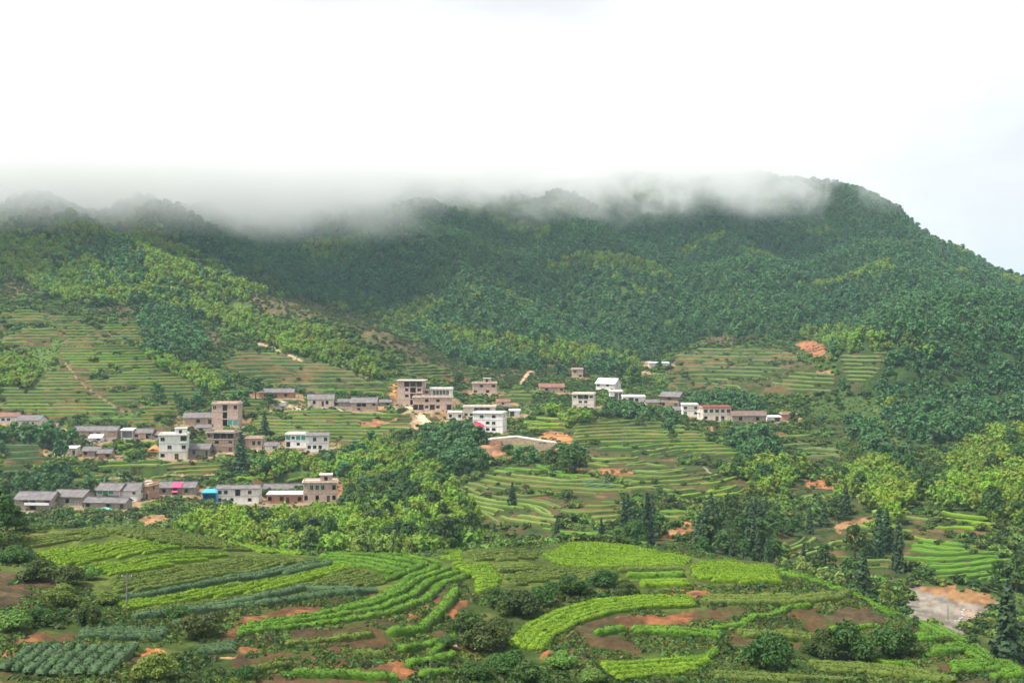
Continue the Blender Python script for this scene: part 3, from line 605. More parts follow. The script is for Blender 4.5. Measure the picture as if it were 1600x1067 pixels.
HS(662,672,622,610,'brick_pink','flat',['h','h'],'narrow pink stair block beside the four storey house', depth=5, d=688)
HS(767,783,706,688,'brick_red','none',['h'],'brick pier house under the concrete platform', depth=5, d=545, name='brick_pier', nopad=1)
HS(835,874,707,693,'brick_tan','none',['..h'],'tan retaining wall block at the right end of the concrete platform', depth=5, name='retaining_block', nopad=1)

for h in HOUSES:
    uc = (h['u0']+h['u1'])/2
    if h['d']:
        d = h['d']; x = (uc-800)/F*d
    else:
        x, d = px(uc, h['vb'], 375, 1000)
    h['x'], h['y'] = x, d; h['z'] = (HZ-h['vb'])/F*d
    h['w'] = (h['u1']-h['u0'])/F*d; h['h'] = (h['vb']-h['vt'])/F*d
    if h.get('nopad'): continue
    # levelled ground around it
    a = R(h['yaw']); ca, sa = math.cos(a), math.sin(a)
    lx = (X-x)*ca+(Y-d)*sa; ly = -(X-x)*sa+(Y-d)*ca
    ex = np.maximum(np.abs(lx)-h['w']/2-1.2, 0); ey = np.maximum(np.maximum(-ly-2.0, ly-h['depth']-0.8), 0)
    dd = np.hypot(ex, ey); m = dd < 5
    k = 1-sstep(0.3, 5, dd[m]); Z[m] = Z[m]*(1-k)+(h['z']-0.05)*k
    p = dd < 2.2
    CV[p] = 5
    cc = lerp(np.array((0.22, 0.16, 0.10)), np.array((0.32, 0.22, 0.13)), g3); C[p] = cc[p]
    p2 = (dd >= 2.2) & (dd < 4.5) & (g2 > .5); C[p2] = np.array((0.27, 0.16, 0.08))*(0.7+.6*g3[p2])[:, None]; CV[(dd < 4.0)] = 5

# the bench that carries the concrete platform
pz = (HZ-686)/F*548-2.2; pxc = (815-800)/F*548; ex = np.maximum(np.abs(X-pxc)-14, 0); ey = np.maximum(np.abs(Y-551)-4.5, 0); dd = np.hypot(ex, ey); m = dd < 9
kk_ = 1-sstep(.3, 9, dd[m]); Z[m] = Z[m]*(1-kk_)+pz*kk_; CV[dd < 2] = 5
# rills and clods on the bare banks close by
rl = np.isin(CV, (5, 10)) & (Y < 275); Z[rl] += ((fbm(X/1.3, Y/1.0, 41, 2)-.5)*0.55+(fbm(X/4, Y/3, 43, 2)-.5)*.5)[rl]
# cut the terraces
for (p, h, mt_, lb), r in zip(TER, TMASK):
    r &= CV == 1
    t = ZB/h; k = np.floor(t); f = t-k; w = 0.22
    zt = h*(k+sstep(0, w, f))
    Z[r] = zt[r]-0.1
    riser = (f < w+0.03)
    cr_ = lerp(np.array((0.034, 0.054, 0.014)), np.array((0.135, 0.08, 0.038)), sstep(.45, .62, g2*.5+g1*.5))
    ct_ = lerp(np.array((0.042, 0.066, 0.015)), np.array((0.08, 0.068, 0.028)), sstep(.4, .65, g2))
    C[r] = np.where(riser[..., None], cr_, ct_)[r]
V = HZ - F*Z/Y

# mottling of the ground itself, then the sheet
C *= (0.58+0.50*g3+0.40*nzc(0.7, 39, 2))[..., None]
C = np.clip(C, 0.005, 0.9)
def ground_z(x, y):
    x = np.asarray(x, float); y = np.asarray(y, float)
    i = np.clip(np.searchsorted(D, y)-1, 0, nD-2); fy = np.clip((y-D[i])/(D[i+1]-D[i]), 0, 1)
    t = x/y; j = np.clip(np.searchsorted(T, t)-1, 0, nT-2); fx = np.clip((t-T[j])/(T[j+1]-T[j]), 0, 1)
    return (Z[i, j]*(1-fx)+Z[i, j+1]*fx)*(1-fy)+(Z[i+1, j]*(1-fx)+Z[i+1, j+1]*fx)*fy
def cover(x, y):
    i = np.clip(np.searchsorted(D, y), 0, nD-1); j = np.clip(np.searchsorted(T, np.asarray(x)/y), 0, nT-1)
    return CV[i, j]
gm, t = newmat('earth_and_grass')
at = N(t, 'ShaderNodeAttribute', attribute_name='landcol'); ge = N(t, 'ShaderNodeNewGeometry')
n1 = N(t, 'ShaderNodeTexNoise', i_Scale=1.7, i_Detail=6.0, i_Roughness=0.75); L(t, ge.outputs['Position'], n1.inputs['Vector'])
mr = N(t, 'ShaderNodeMapRange'); mr.inputs[1].default_value = .3; mr.inputs[2].default_value = .7; mr.inputs[3].default_value = .62; mr.inputs[4].default_value = 1.3; L(t, n1.outputs['Fac'], mr.inputs[0])
sc = N(t, 'ShaderNodeVectorMath', operation='SCALE'); L(t, at.outputs['Color'], sc.inputs[0]); L(t, mr.outputs[0], sc.inputs['Scale'])
bp = N(t, 'ShaderNodeBump', i_Strength=0.9, i_Distance=0.4); L(t, n1.outputs['Fac'], bp.inputs['Height'])
pb = N(t, 'ShaderNodeBsdfPrincipled'); pb.inputs['Roughness'].default_value = 0.95; pb.inputs['Specular IOR Level'].default_value = 0.1
L(t, sc.outputs[0], pb.inputs['Base Color']); L(t, bp.outputs[0], pb.inputs['Normal']); out_surface(t, pb.outputs[0])
idx = np.arange(nD*nT).reshape(nD, nT)
quads = np.stack([idx[:-1, :-1], idx[:-1, 1:], idx[1:, 1:], idx[1:, :-1]], -1).reshape(-1, 4)
vv = np.stack([X, Y, Z], -1).reshape(-1, 3)
me = npmesh('ground', vv, quads, gm, {'landcol': ('FLOAT_COLOR', np.concatenate([C.reshape(-1, 3), np.ones((nD*nT, 1))], 1))}, smooth=True)
ground = mobj('ground', me); tag(ground, kind='structure')

# ------------------------------------------------------------------ plants
def leafquads(P, Nn, size, aspect, g, droop=0.0):
    """quads at P facing Nn"""
    n = len(P); Nn = Nn/np.maximum(np.linalg.norm(Nn, axis=1, keepdims=True), 1e-6)
    r = g.normal(size=(n, 3)); a = np.cross(Nn, r); a /= np.maximum(np.linalg.norm(a, axis=1, keepdims=True), 1e-6); b = np.cross(Nn, a)
    s = (size*g.uniform(.6, 1.35, n))[:, None]
    A = a*s*.5; B = b*s*.5*aspect
    v = np.stack([P-A*.2-B, P+A-B*.1, P+A*.1+B, P-A+B*.15], 1)
    if droop: v[:, 1, 2] -= droop*s[:, 0]; v[:, 3, 2] -= droop*s[:, 0]
    return v.reshape(-1, 3)
def leafmesh(name, V4, mat, g, lv=None):
    n = len(V4)//4
    lv = g.uniform(0, 1, n) if lv is None else lv
    return npmesh(name, V4, np.arange(4*n).reshape(-1, 4), mat, {'leafv': ('FLOAT', np.repeat(lv, 4).astype(np.float32))})
def lobes(g, C_, R_, n, size, aspect=1.2, flat=.85):
    P, Q_, lv = [], [], []
    tot = sum(r*r for r in R_)
    for c, r in zip(C_, R_):
        k = max(8, int(n*r*r/tot)); d = g.normal(size=(k, 3)); d /= np.linalg.norm(d, axis=1, keepdims=True)
        d[:, 2] = np.where(d[:, 2] < -.45, -d[:, 2], d[:, 2])
        rr = r*g.uniform(.62, 1.08, k)[:, None]
        P.append(np.array(c)+d*rr*np.array((1, 1, flat))); Q_.append(d*.8+g.normal(size=(k, 3))*.45+np.array((0, 0, .35)))
        lv.append(np.clip(g.normal(.5, .22, k)+g.uniform(-.2, .2), 0, 1))
    P = np.concatenate(P); Q_ = np.concatenate(Q_)
    return leafquads(P, Q_, size, aspect, g), np.concatenate(lv)
def broadleaf(seed, h, rad, nl, n, size, mat, base=.35, squash=.85):
    """a trunk with limbs and a crown of leafy lobes; returns (trunk mesh, crown mesh)"""
    g = np.random.default_rng(seed); mb = MB(); hb = h*base
    mb.cyl((0, 0, -.6), (g.uniform(-.1, .1)*rad, g.uniform(-.1, .1)*rad, h*.7), .035*h, .012*h, 6)
    Cs, Rs = [], []
    for i in range(nl):
        an = 2.4*i+g.uniform(-.4, .4); t = (i+.5)/nl; rr = rad*(1-.75*t**1.6)*g.uniform(.45, .8)
        z = hb+(h-hb)*(.12+.76*t); r = rad*g.uniform(.36, .56)*(1-.25*t)
        Cs.append((rr*math.cos(an), rr*math.sin(an), z)); Rs.append(r)
        mb.cyl((0, 0, max(.3*h, z*.55)), (rr*.8*math.cos(an), rr*.8*math.sin(an), z), .014*h, .004*h, 4)
    Cs.append((0, 0, h-rad*.42)); Rs.append(rad*.45)
    v4, lv = lobes(g, Cs, Rs, n, size, 1.2, squash)
    me = bpy.data.meshes.new('trunk'); me.from_pydata(mb.v, [], mb.f); me.materials.append(M['bark'])
    return me, leafmesh('crown', v4, M[mat], g, lv)
def bamboo(seed, h, nc, n, size, mat='bamboo'):
    g = np.random.default_rng(seed); mb = MB(); P, Q_, lv = [], [], []
    for i in range(nc):
        an = 2.4*i+g.uniform(-.5, .5); hh = h*g.uniform(.72, 1.05); lean = h*g.uniform(.12, .42); b = g.uniform(.1, .9); cb = g.uniform(-.25, .25)
        tt = np.linspace(0, 1, 6); c, s = math.cos(an), math.sin(an)
        pts = [(c*(b+lean*t*t), s*(b+lean*t*t), hh*(t-.16*t**4)) for t in tt]
        pts[0] = (pts[0][0], pts[0][1], -.5)
        for a, q in zip(pts[:-1], pts[1:]): mb.cyl(a, q, .06, .04, 4)
        k = n//nc; t = g.uniform(.22, 1.06, k)**.75; sp = (0.15+.6*np.sin(np.clip(t, 0, 1)*2.7))*h*.105
        o = g.normal(size=(k, 3))*sp[:, None]*np.array((1, 1, .7))
        x = np.stack([c*(b+lean*t*t), s*(b+lean*t*t), hh*(t-.16*t**4)], 1)+o; P.append(x)
        Q_.append(o/np.maximum(sp[:, None], .01)*.5+np.array((c*.4, s*.4, .55))+g.normal(size=(k, 3))*.4)
        lv.append(np.clip(.05+.7*t+g.normal(0, .15, k)+cb, 0, 1))  # sunlit tips and shaded clump base painted into the leaf tone
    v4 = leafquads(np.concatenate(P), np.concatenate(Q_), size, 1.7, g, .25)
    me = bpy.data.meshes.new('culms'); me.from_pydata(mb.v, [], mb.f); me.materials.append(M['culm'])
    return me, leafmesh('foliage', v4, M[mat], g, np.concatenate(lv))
def fir(seed, h, rad, tiers, n, size):
    g = np.random.default_rng(seed); mb = MB(); mb.cyl((0, 0, -.6), (0, 0, h*.97), .022*h, .004*h, 6)
    P, Q_ = [], []
    for i in range(tiers):
        t = i/(tiers-1); z = h*(.10+.87*t); r = rad*(1-t)**.8*g.uniform(.75, 1.12)+.12
        k = max(10, int(n/tiers*(1.6-1.2*t))); an = g.uniform(0, 6.283, k); q = r*np.sqrt(g.uniform(.05, 1, k))
        an = np.round(an*7/6.283)/7*6.283+g.normal(0, .22, k)+i
        P.append(np.stack([q*np.cos(an), q*np.sin(an), z-q*.38+g.normal(0, .05*h/tiers*4, k)], 1))
        Q_.append(np.stack([np.cos(an)*.55, np.sin(an)*.55, np.full(k, .8)], 1)+g.normal(size=(k, 3))*.35)
    v4 = leafquads(np.concatenate(P), np.concatenate(Q_), size, 1.3, g, .3)
    me = bpy.data.meshes.new('trunk'); me.from_pydata(mb.v, [], mb.f); me.materials.append(M['bark'])
    return me, leafmesh('crown', v4, M['fir'], g)
def shrub(seed, h, rad, nl, n, size, mat='shrub'):
    g = np.random.default_rng(seed); mb = MB(); Cs, Rs = [], []
    for i in range(nl):
        an = 2.4*i+g.uniform(-.5, .5); rr = rad*math.sqrt((i+.3)/nl)*.75; r = rad*g.uniform(.32, .55)
        z = h*g.uniform(.35, .72)*(1.15-.5*rr/rad); Cs.append((rr*math.cos(an), rr*math.sin(an), z)); Rs.append(r)
        mb.cyl((0, 0, -.3), (rr*.7*math.cos(an), rr*.7*math.sin(an), z), .05, .02, 4)
    v4, lv = lobes(g, Cs, Rs, n, size, 1.3, h/rad*.62)
    me = bpy.data.meshes.new('stems'); me.from_pydata(mb.v, [], mb.f); me.materials.append(M['bark'])
    return me, leafmesh('foliage', v4, M[mat], g, lv)
def tuft(seed, n, size, rad, hgt, mat):
    g = np.random.default_rng(seed); an = g.uniform(0, 6.283, n); q = rad*np.sqrt(g.uniform(0, 1, n))
    P = np.stack([q*np.cos(an), q*np.sin(an), g.uniform(.1, 1, n)*hgt*(1-.5*q/rad)], 1)
    return leafmesh('leaves', leafquads(P, np.stack([np.cos(an), np.sin(an), np.full(n, .8)], 1)+g.normal(size=(n, 3))*.5, size, 1.8, g), M[mat], g)

def one(name, pair):
    """one mesh of wood and leaves, for stands too far off to tell the trees apart"""
    a, b = pair; va = np.array([v.co for v in a.vertices]); nb = len(b.vertices)
    me = bpy.data.meshes.new(name); vb = np.empty(nb*3, np.float32); b.vertices.foreach_get('co', vb)
    fa = [tuple(p.vertices) for p in a.polygons]; off = len(va)
    fb_ = [tuple(off+4*i+k for k in range(4)) for i in range(nb//4)]
    me.from_pydata([tuple(v) for v in va]+[tuple(v) for v in vb.reshape(-1, 3)], [], fa+fb_)
    me.materials.append(a.materials[0]); me.materials.append(b.materials[0])
    me.polygons.foreach_set('material_index', np.array([0]*len(fa)+[1]*len(fb_), np.int32))
    lv = np.empty(nb, np.float32); b.attributes['leafv'].data.foreach_get('value', lv)
    at = me.attributes.new('leafv', 'FLOAT', 'POINT'); at.data.foreach_set('value', np.concatenate([np.zeros(off, np.float32), lv]))
    me.update(); return bpy.data.objects.new(name, me)
FARB = [one('forest_tree_%d' % i, broadleaf(100+i, 5.6, 2.1+.28*i, 6, 200, .72, 'forest', .15)) for i in range(4)]
FARL = [one('light_tree_%d' % i, broadleaf(140+i, 5.6, 2.3, 6, 170, .8, 'broad_l', .15)) for i in range(2)]
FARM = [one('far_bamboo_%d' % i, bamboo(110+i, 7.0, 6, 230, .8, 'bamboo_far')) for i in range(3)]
MIDS = [one('bush_%d' % i, shrub(120+i, 1.9, 1.7, 5, 150, .5)) for i in range(3)]
MIDL = [one('light_bush_%d' % i, shrub(125+i, 2.0, 1.6, 5, 150, .5, 'broad_l')) for i in range(2)]
TUF = [bpy.data.objects.new('tuft_%d' % i, tuft(130+i, 26, .34, .5, .45, 'grass' if i % 2 else 'fern')) for i in range(4)]
FERN = [bpy.data.objects.new('fern_%d' % i, tuft(160+i, 40, .36, .75, .8, 'fern')) for i in range(3)]

def scatter(name, x, y, protos, scale, label, cat, sink=0.1, seed=0, tilt=.08):
    """many plants as one mass: instances of a few shapes on points"""
    g = np.random.default_rng(seed+900); n = len(x)
    if not n: return
    z = ground_z(x, y)-sink
    me = bpy.data.meshes.new(name); me.vertices.add(n); me.vertices.foreach_set('co', np.stack([x, y, z], 1).astype(np.float32).ravel())
    for an, ty, arr in (('scl', 'FLOAT', scale*np.ones(n)), ('pick', 'INT', g.integers(0, len(protos), n)),
                        ('rot', 'FLOAT_VECTOR', np.stack([g.normal(0, tilt, n), g.normal(0, tilt, n), g.uniform(0, 6.283, n)], 1))):
        a = me.attributes.new(an, ty, 'POINT')
        a.data.foreach_set('vector' if ty == 'FLOAT_VECTOR' else 'value', (arr.astype(np.int32) if ty == 'INT' else arr.astype(np.float32)).ravel())
    o = mobj(name, me); tag(o, label, cat, kind='stuff')
    col = bpy.data.collections.new(name+'_kinds')
    for p in protos: col.objects.link(p)
    ng = bpy.data.node_groups.new(name, 'GeometryNodeTree')
    ng.interface.new_socket('Geometry', in_out='INPUT', socket_type='NodeSocketGeometry'); ng.interface.new_socket('Geometry', in_out='OUTPUT', socket_type='NodeSocketGeometry')
    gi = N(ng, 'NodeGroupInput'); go = N(ng, 'NodeGroupOutput')
    mp_ = N(ng, 'GeometryNodeMeshToPoints'); L(ng, gi.outputs[0], mp_.inputs[0])
    ci = N(ng, 'GeometryNodeCollectionInfo'); ci.inputs['Collection'].default_value = col; ci.inputs['Separate Children'].default_value = True; ci.inputs['Reset Children'].default_value = True
    ip = N(ng, 'GeometryNodeInstanceOnPoints'); ip.inputs['Pick Instance'].default_value = True
    L(ng, mp_.outputs[0], ip.inputs['Points']); L(ng, ci.outputs[0], ip.inputs['Instance'])
    for an, ty, inp in (('scl', 'FLOAT', 'Scale'), ('pick', 'INT', 'Instance Index'), ('rot', 'FLOAT_VECTOR', 'Rotation')):
        na = N(ng, 'GeometryNodeInputNamedAttribute', data_type=ty); na.inputs['Name'].default_value = an
        L(ng, na.outputs['Attribute'], ip.inputs[inp])
    L(ng, ip.outputs[0], go.inputs[0])
    md = o.modifiers.new('plants', 'NODES'); md.node_group = ng
    return o
def sample(n, t0, t1, d0, d1, seed):
    """uniform points over the land between bearings and distances"""
    g = np.random.default_rng(seed); y = np.sqrt(g.uniform(d0*d0, d1*d1, n)); return g.uniform(t0, t1, n)*y, y
def thin(x, y, r):
    """drop points closer than about r to one another (grid)"""
    k = {}; keep = []
    for i in range(len(x)):
        c = (int(x[i]//r), int(y[i]//r))
        if c in k: continue
        k[c] = 1; keep.append(i)
    return np.array(keep, int)

# ------------------------------------------------------------------ forest, groves, single trees
x, y = sample(150000, -.48, .48, 565, 1800, 1)
cv = cover(x, y); nzv = fbm(x/90, y/90, 77)
far = (cv == 3) | ((cv == 2) & (y > 780) & (fbm(x/25, y/25, 83) > .56))
k = thin(x[far], y[far], 4.3); xs, ys = x[far][k], y[far][k]
g = np.random.default_rng(5)
isb = fbm(xs/55, ys/55, 81) > np.where((ys < 1050) & (xs < -60), .50, .70)
scatter('mountain_forest', xs[~isb], ys[~isb], FARB, .55+1.15*g.uniform(0, 1, (~isb).sum())**1.7, 'dense dark green forest covering the mountain up into the cloud', 'forest', .6, 1)
lt = (cv == 9); k = thin(x[lt], y[lt], 4.2)
lx, ly = np.concatenate([xs[isb], x[lt][k]]), np.concatenate([ys[isb], y[lt][k]])
scatter('light_forest', lx, ly, FARL+[FARM[0].copy()], g.uniform(.7, 1.15, len(lx)), 'paler broadleaf trees mixed through the mountain forest', 'forest', .6, 2)
def place(protos, x, y, scale, name, part_names, label, cat, group, lean=.05):
    """individual plants: an empty with its parts, meshes shared"""
    g = np.random.default_rng(int(abs(x[0])*10)+len(x)) if len(x) else None
    z = ground_z(x, y)
    for i in range(len(x)):
        a, b = protos[g.integers(len(protos))]
        o = empty(name, (x[i], y[i], z[i]-.15), g.uniform(0, 6.283), float(scale[i] if hasattr(scale, '__len__') else scale))
        o.rotation_euler = (g.normal(0, lean), g.normal(0, lean), g.uniform(0, 6.283))
        o.scale = tuple(o.scale[i_]*g.uniform(.82, 1.2) for i_ in range(3))
        tag(o, label, cat, group); mobj(part_names[0], a, o); mobj(part_names[1], b, o)
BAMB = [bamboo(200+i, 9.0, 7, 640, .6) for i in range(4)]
BROAD = [broadleaf(210+i, 8.0, 3.2, 7, 620, .6, 'broad', .22) for i in range(4)]
FIRP = [fir(220+i, 11.0, 2.3, 15, 620, .7) for i in range(3)]
# bamboo: the clumps that show largest are single plants, the rest of the slopes one mass
bx_, by_ = sample(110000, -.42, .42, 350, 1300, 3); cvb = cover(bx_, by_); bm_ = cvb == 2
bx_, by_ = bx_[bm_], by_[bm_]; k = thin(bx_, by_, 4.1); bx_, by_ = bx_[k], by_[k]
bu, bv = 800+F*bx_/by_, HZ-F*ground_z(bx_, by_)/by_
GL = {'centre': 'feathery bamboo clump in the large grove in the middle of the valley', 'right_a': 'bright bamboo clump in the stand right of the tea terraces',
      'right_b': 'bright bamboo clump on the knoll above the dark firs', 'left_edge': 'bright bamboo clump in the stand at the left edge',
      'left_wedge': 'yellow green bamboo clump in the wedge above the pink brick house', 'right_spur': 'bamboo clump on the spur at the right edge',
      'right_low': 'bamboo clump in the small stand beside the dark firs', 'house_row': 'bamboo clump in the short row left of the cream house'}
single = np.zeros(len(bx_), bool); order = np.argsort(by_)
own = np.array(['']*len(bx_), dtype=object)
for kk in GL:
    own[pip(bu, bv, [(a, b) for a, b in BAM[kk]])] = kk
cand = [i for i in order if own[i] and abs(bu[i]-800) < 830 and bv[i] < 900][:300]
single[cand] = True
for kk, lb in GL.items():
    s0 = single & (own == kk)
    parts_ = [(s0, lb)] if kk != 'centre' else [(s0 & (bu < 545) & (bv > 785), 'feathery bamboo clump in front of the lower house row'), (s0 & (bv < 775), 'feathery bamboo clump in the upper part of the large grove'),
              (s0 & ~((bu < 545) & (bv > 785)) & ~(bv < 775) & (bu < 640), 'feathery bamboo clump in the lower middle of the large grove'), (s0 & ~(bv < 775) & (bu >= 640), 'feathery bamboo clump at the right end of the large grove')]
    for s, lb in parts_:
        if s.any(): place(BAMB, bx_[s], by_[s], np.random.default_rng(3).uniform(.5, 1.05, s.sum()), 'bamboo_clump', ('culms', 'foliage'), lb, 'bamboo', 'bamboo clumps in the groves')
r_ = ~single
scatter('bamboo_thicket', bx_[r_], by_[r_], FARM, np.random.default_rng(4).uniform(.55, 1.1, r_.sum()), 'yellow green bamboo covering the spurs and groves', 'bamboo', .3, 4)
# dark groves and fir stands
dx, dy = sample(60000, -.42, .42, 350, 1000, 6); cvd = cover(dx, dy)
inb = pip(800+F*dx/dy, HZ-F*ground_z(dx, dy)/dy, [(560,775),(640,765),(745,800),(738,862),(560,868)])
s = (cvd == 4) | ((cvd == 2) & inb & (fbm(dx/9, dy/9, 87) > .47)) | ((cvd == 2) & (dy < 640) & (fbm(dx/14, dy/14, 85) > .68)); k = thin(dx[s], dy[s], 4.8); gx, gy_ = dx[s][k], dy[s][k]
o_ = np.argsort(gy_); gx, gy_ = gx[o_], gy_[o_]; vis = np.abs(gx/gy_) < .375; n1_ = min(260, vis.sum())
sel = np.zeros(len(gx), bool); sel[np.nonzero(vis)[0][:n1_]] = True
DL = [((545, 740, 760, 880), 'dark broadleaf tree at the lower right side of the large bamboo grove'), ((390, 690, 660, 760), 'dark broadleaf tree mixed into the top of the large bamboo grove'), ((280, 780, 545, 880), 'dark broadleaf tree among the bamboo in front of the lower house row'),
      ((200, 460, 350, 650), 'dark broadleaf tree on the slope above the pink brick house'), ((1120, 690, 1300, 780), 'dark broadleaf tree among the bright bamboo right of the tea terraces'), ((770, 640, 920, 760), 'dark broadleaf tree around the concrete platform'), ((660, 640, 765, 725), 'dark broadleaf tree in the grove below the brick houses'), ((0, 640, 240, 775), 'dark broadleaf tree among the low houses on the left'),
      ((920, 590, 1240, 700), 'dark broadleaf tree along the right hamlet'), ((1300, 600, 1600, 830), 'dark broadleaf tree in the valley below the dark spur'), ((-100, 0, 1700, 1067), 'dark broadleaf tree standing between the terraces')]
gu, gv = 800+F*gx/gy_, HZ-F*ground_z(gx, gy_)/gy_; done = ~sel
for (a, b, c, d), lb in DL:
    q = ~done & (gu >= a) & (gu <= c) & (gv >= b) & (gv <= d); done |= q
    if q.any(): place(BROAD, gx[q], gy_[q], np.random.default_rng(8).uniform(.65, 1.15, q.sum()), 'broadleaf_tree', ('trunk', 'crown'), lb, 'tree', 'dark broadleaf trees of the valley')
if (~sel).any(): scatter('dark_grove', gx[~sel], gy_[~sel], [p.copy() for p in FARB], np.random.default_rng(9).uniform(.9, 1.5, (~sel).sum()), 'dark broadleaf groves between the terraces', 'trees', .4, 7)
s = (cvd == 6) & (np.abs(dx/dy) < .4); k = thin(dx[s], dy[s], 6.4); fx_, fy_ = dx[s][k], dy[s][k]
hf = np.random.default_rng(2).uniform(0, 1, len(fx_)) < .42
place(FIRP, fx_[hf], fy_[hf], np.random.default_rng(10).uniform(.6, 1.1, hf.sum()), 'fir_tree', ('trunk', 'crown'), 'dark fir in the stand right of the valley terraces', 'tree', 'dark firs of the valley', .02)
place(BROAD, fx_[~hf], fy_[~hf], np.random.default_rng(11).uniform(.6, 1.0, (~hf).sum()), 'broadleaf_tree', ('trunk', 'crown'), 'dark round tree mixed into the fir stand', 'tree', 'round trees among the firs')
# firs and trees one can pick out singly: (u, base row, height px, kind, label, range)
SPOT = [(375,735,62,'f','tall dark fir in front of the brown brick house',MID),(414,682,46,'f','dark fir on the terraces right of the pink brick house',MID),(800,790,40,'f','lone dark fir in the middle of the curved terraces',MID),
 (870,835,30,'f','small dark fir at the foot of the curved terraces',MID),(940,838,34,'f','small dark fir left of the orange bank',MID),(1050,690,22,'b','small dark tree above the long tea terraces',MID),(400,625,36,'b','dark tree left of the low red brick house',MID),
 (420,640,34,'b','dark rounded tree below the low red brick house',MID),(540,790,20,'b','dark tree at the right end of the lower house row',MID),(715,600,24,'b','dark tree left of the rooftop box house',MID),(990,600,26,'b','dark tree right of the pale roofed white house',MID),
 (965,600,24,'b','dark tree beside the pale roofed white house',MID),(1310,640,22,'b','dark tree at the foot of the faded tea slope',MID),(1240,668,24,'b','dark tree beside the end of the pale road',MID),(1205,655,22,'b','dark tree below the brown tiled long house',MID),
 (215,700,18,'b','dark bush tree left of the white three storey house',MID),(300,690,26,'b','dark tree behind the white three storey house',MID),(165,790,20,'b','tree in front of the long low tiled house',MID),(860,735,34,'b','round tree at the left of the red earth scars',MID),
 (1030,580,18,'b','small tree beside the pale blue roofed shed',MID),(1020,830,52,'f','dark fir in the pair right of the curved terraces',(372,600)),(1000,832,44,'f','second dark fir in the pair right of the curved terraces',(372,600)),
 (1110,868,62,'b','big round dark tree behind the bright tea block',(300,420)),(1145,880,50,'f','dark fir behind the bright tea block',(290,400)),(1200,890,46,'f','dark fir behind the pale young trees',(285,400)),
 (1350,935,78,'f','tall dark fir behind the crest of the near hill',(240,330)),(1330,915,50,'b','dark tree left of the tall fir on the crest',(240,400)),(1255,885,40,'f','dark fir behind the row of pale young trees',(270,400)),
 (1575,1030,128,'f','large dark fir at the right edge below the yard',(205,262)),(1588,925,58,'b','large dark tree at the right edge above the yard',(330,430)),(1560,915,44,'b','dark round tree beside the right edge terraces',(330,430)),
 (485,872,44,'b','dark tree behind the field in front of the grove',(275,380)),(460,866,36,'b','second dark tree behind the field',(275,380)),(1290,890,44,'b','dark tree between the pale young trees and the firs',(270,400)),
 (1430,985,24,'b','low tree at the edge of the gravel yard',(215,300)),(1520,1010,26,'b','dark bush tree below the gravel yard',(215,300)),(1385,955,44,'l','pale tree at the left rim of the gravel yard',(255,330))]
for u, v, hp, kd, lb, rg in SPOT:
    x0, d0 = px(u, v, *rg); hm_ = hp/F*d0
    if kd == 'f': place(FIRP, np.array([x0]), np.array([d0]), hm_/11, 'fir_tree', ('trunk', 'crown'), lb, 'tree', None, .02)
    else: place([BROAD[0]] if kd == 'b' else [broadleaf(305, 8, 3.4, 7, 620, .6, 'broad_l', .15)], np.array([x0]), np.array([d0]), hm_/8, 'broadleaf_tree', ('trunk', 'crown'), lb, 'tree', None)
# pale young trees behind the bright tea block and in front of the grove
PALE_T = [broadleaf(310+i, 6.0, 1.7, 6, 520, .42, 'pale_leaf', .12, 1.25) for i in range(3)]
for u, v, hp, lb in ((1226,898,24,'leftmost pale young tree behind the bright tea block'),(1256,898,22,'second pale young tree behind the bright tea block'),(1279,902,16,'small pale young tree in the row behind the crest'),
                     (1288,910,22,'low round pale tree in the row behind the crest'),(1314,918,30,'large round pale tree at the right end of the row'),
                     (455,872,26,'pale round tree at the far edge of the left field'),(430,868,20,'smaller pale tree at the far edge of the left field'),(565,880,50,'pale slender tree in front of the grove'),
                     (575,882,40,'second pale slender tree in front of the grove'),(612,884,44,'pale pointed tree right of the slender pair'),(640,884,36,'pale tree near the end of the curved rows'),(590,882,34,'pale tree in the middle of the edge before the grove')):
    d0 = 262.0 if u > 700 else 268.0; x0 = (u-800)/F*d0; gz = float(ground_z(np.array([x0]), np.array([d0]))[0]); hm_ = (HZ-(v-hp-4))/F*d0-gz
    place(PALE_T, np.array([x0]), np.array([d0]), hm_/6, 'young_tree', ('trunk', 'crown'), lb, 'tree', None)
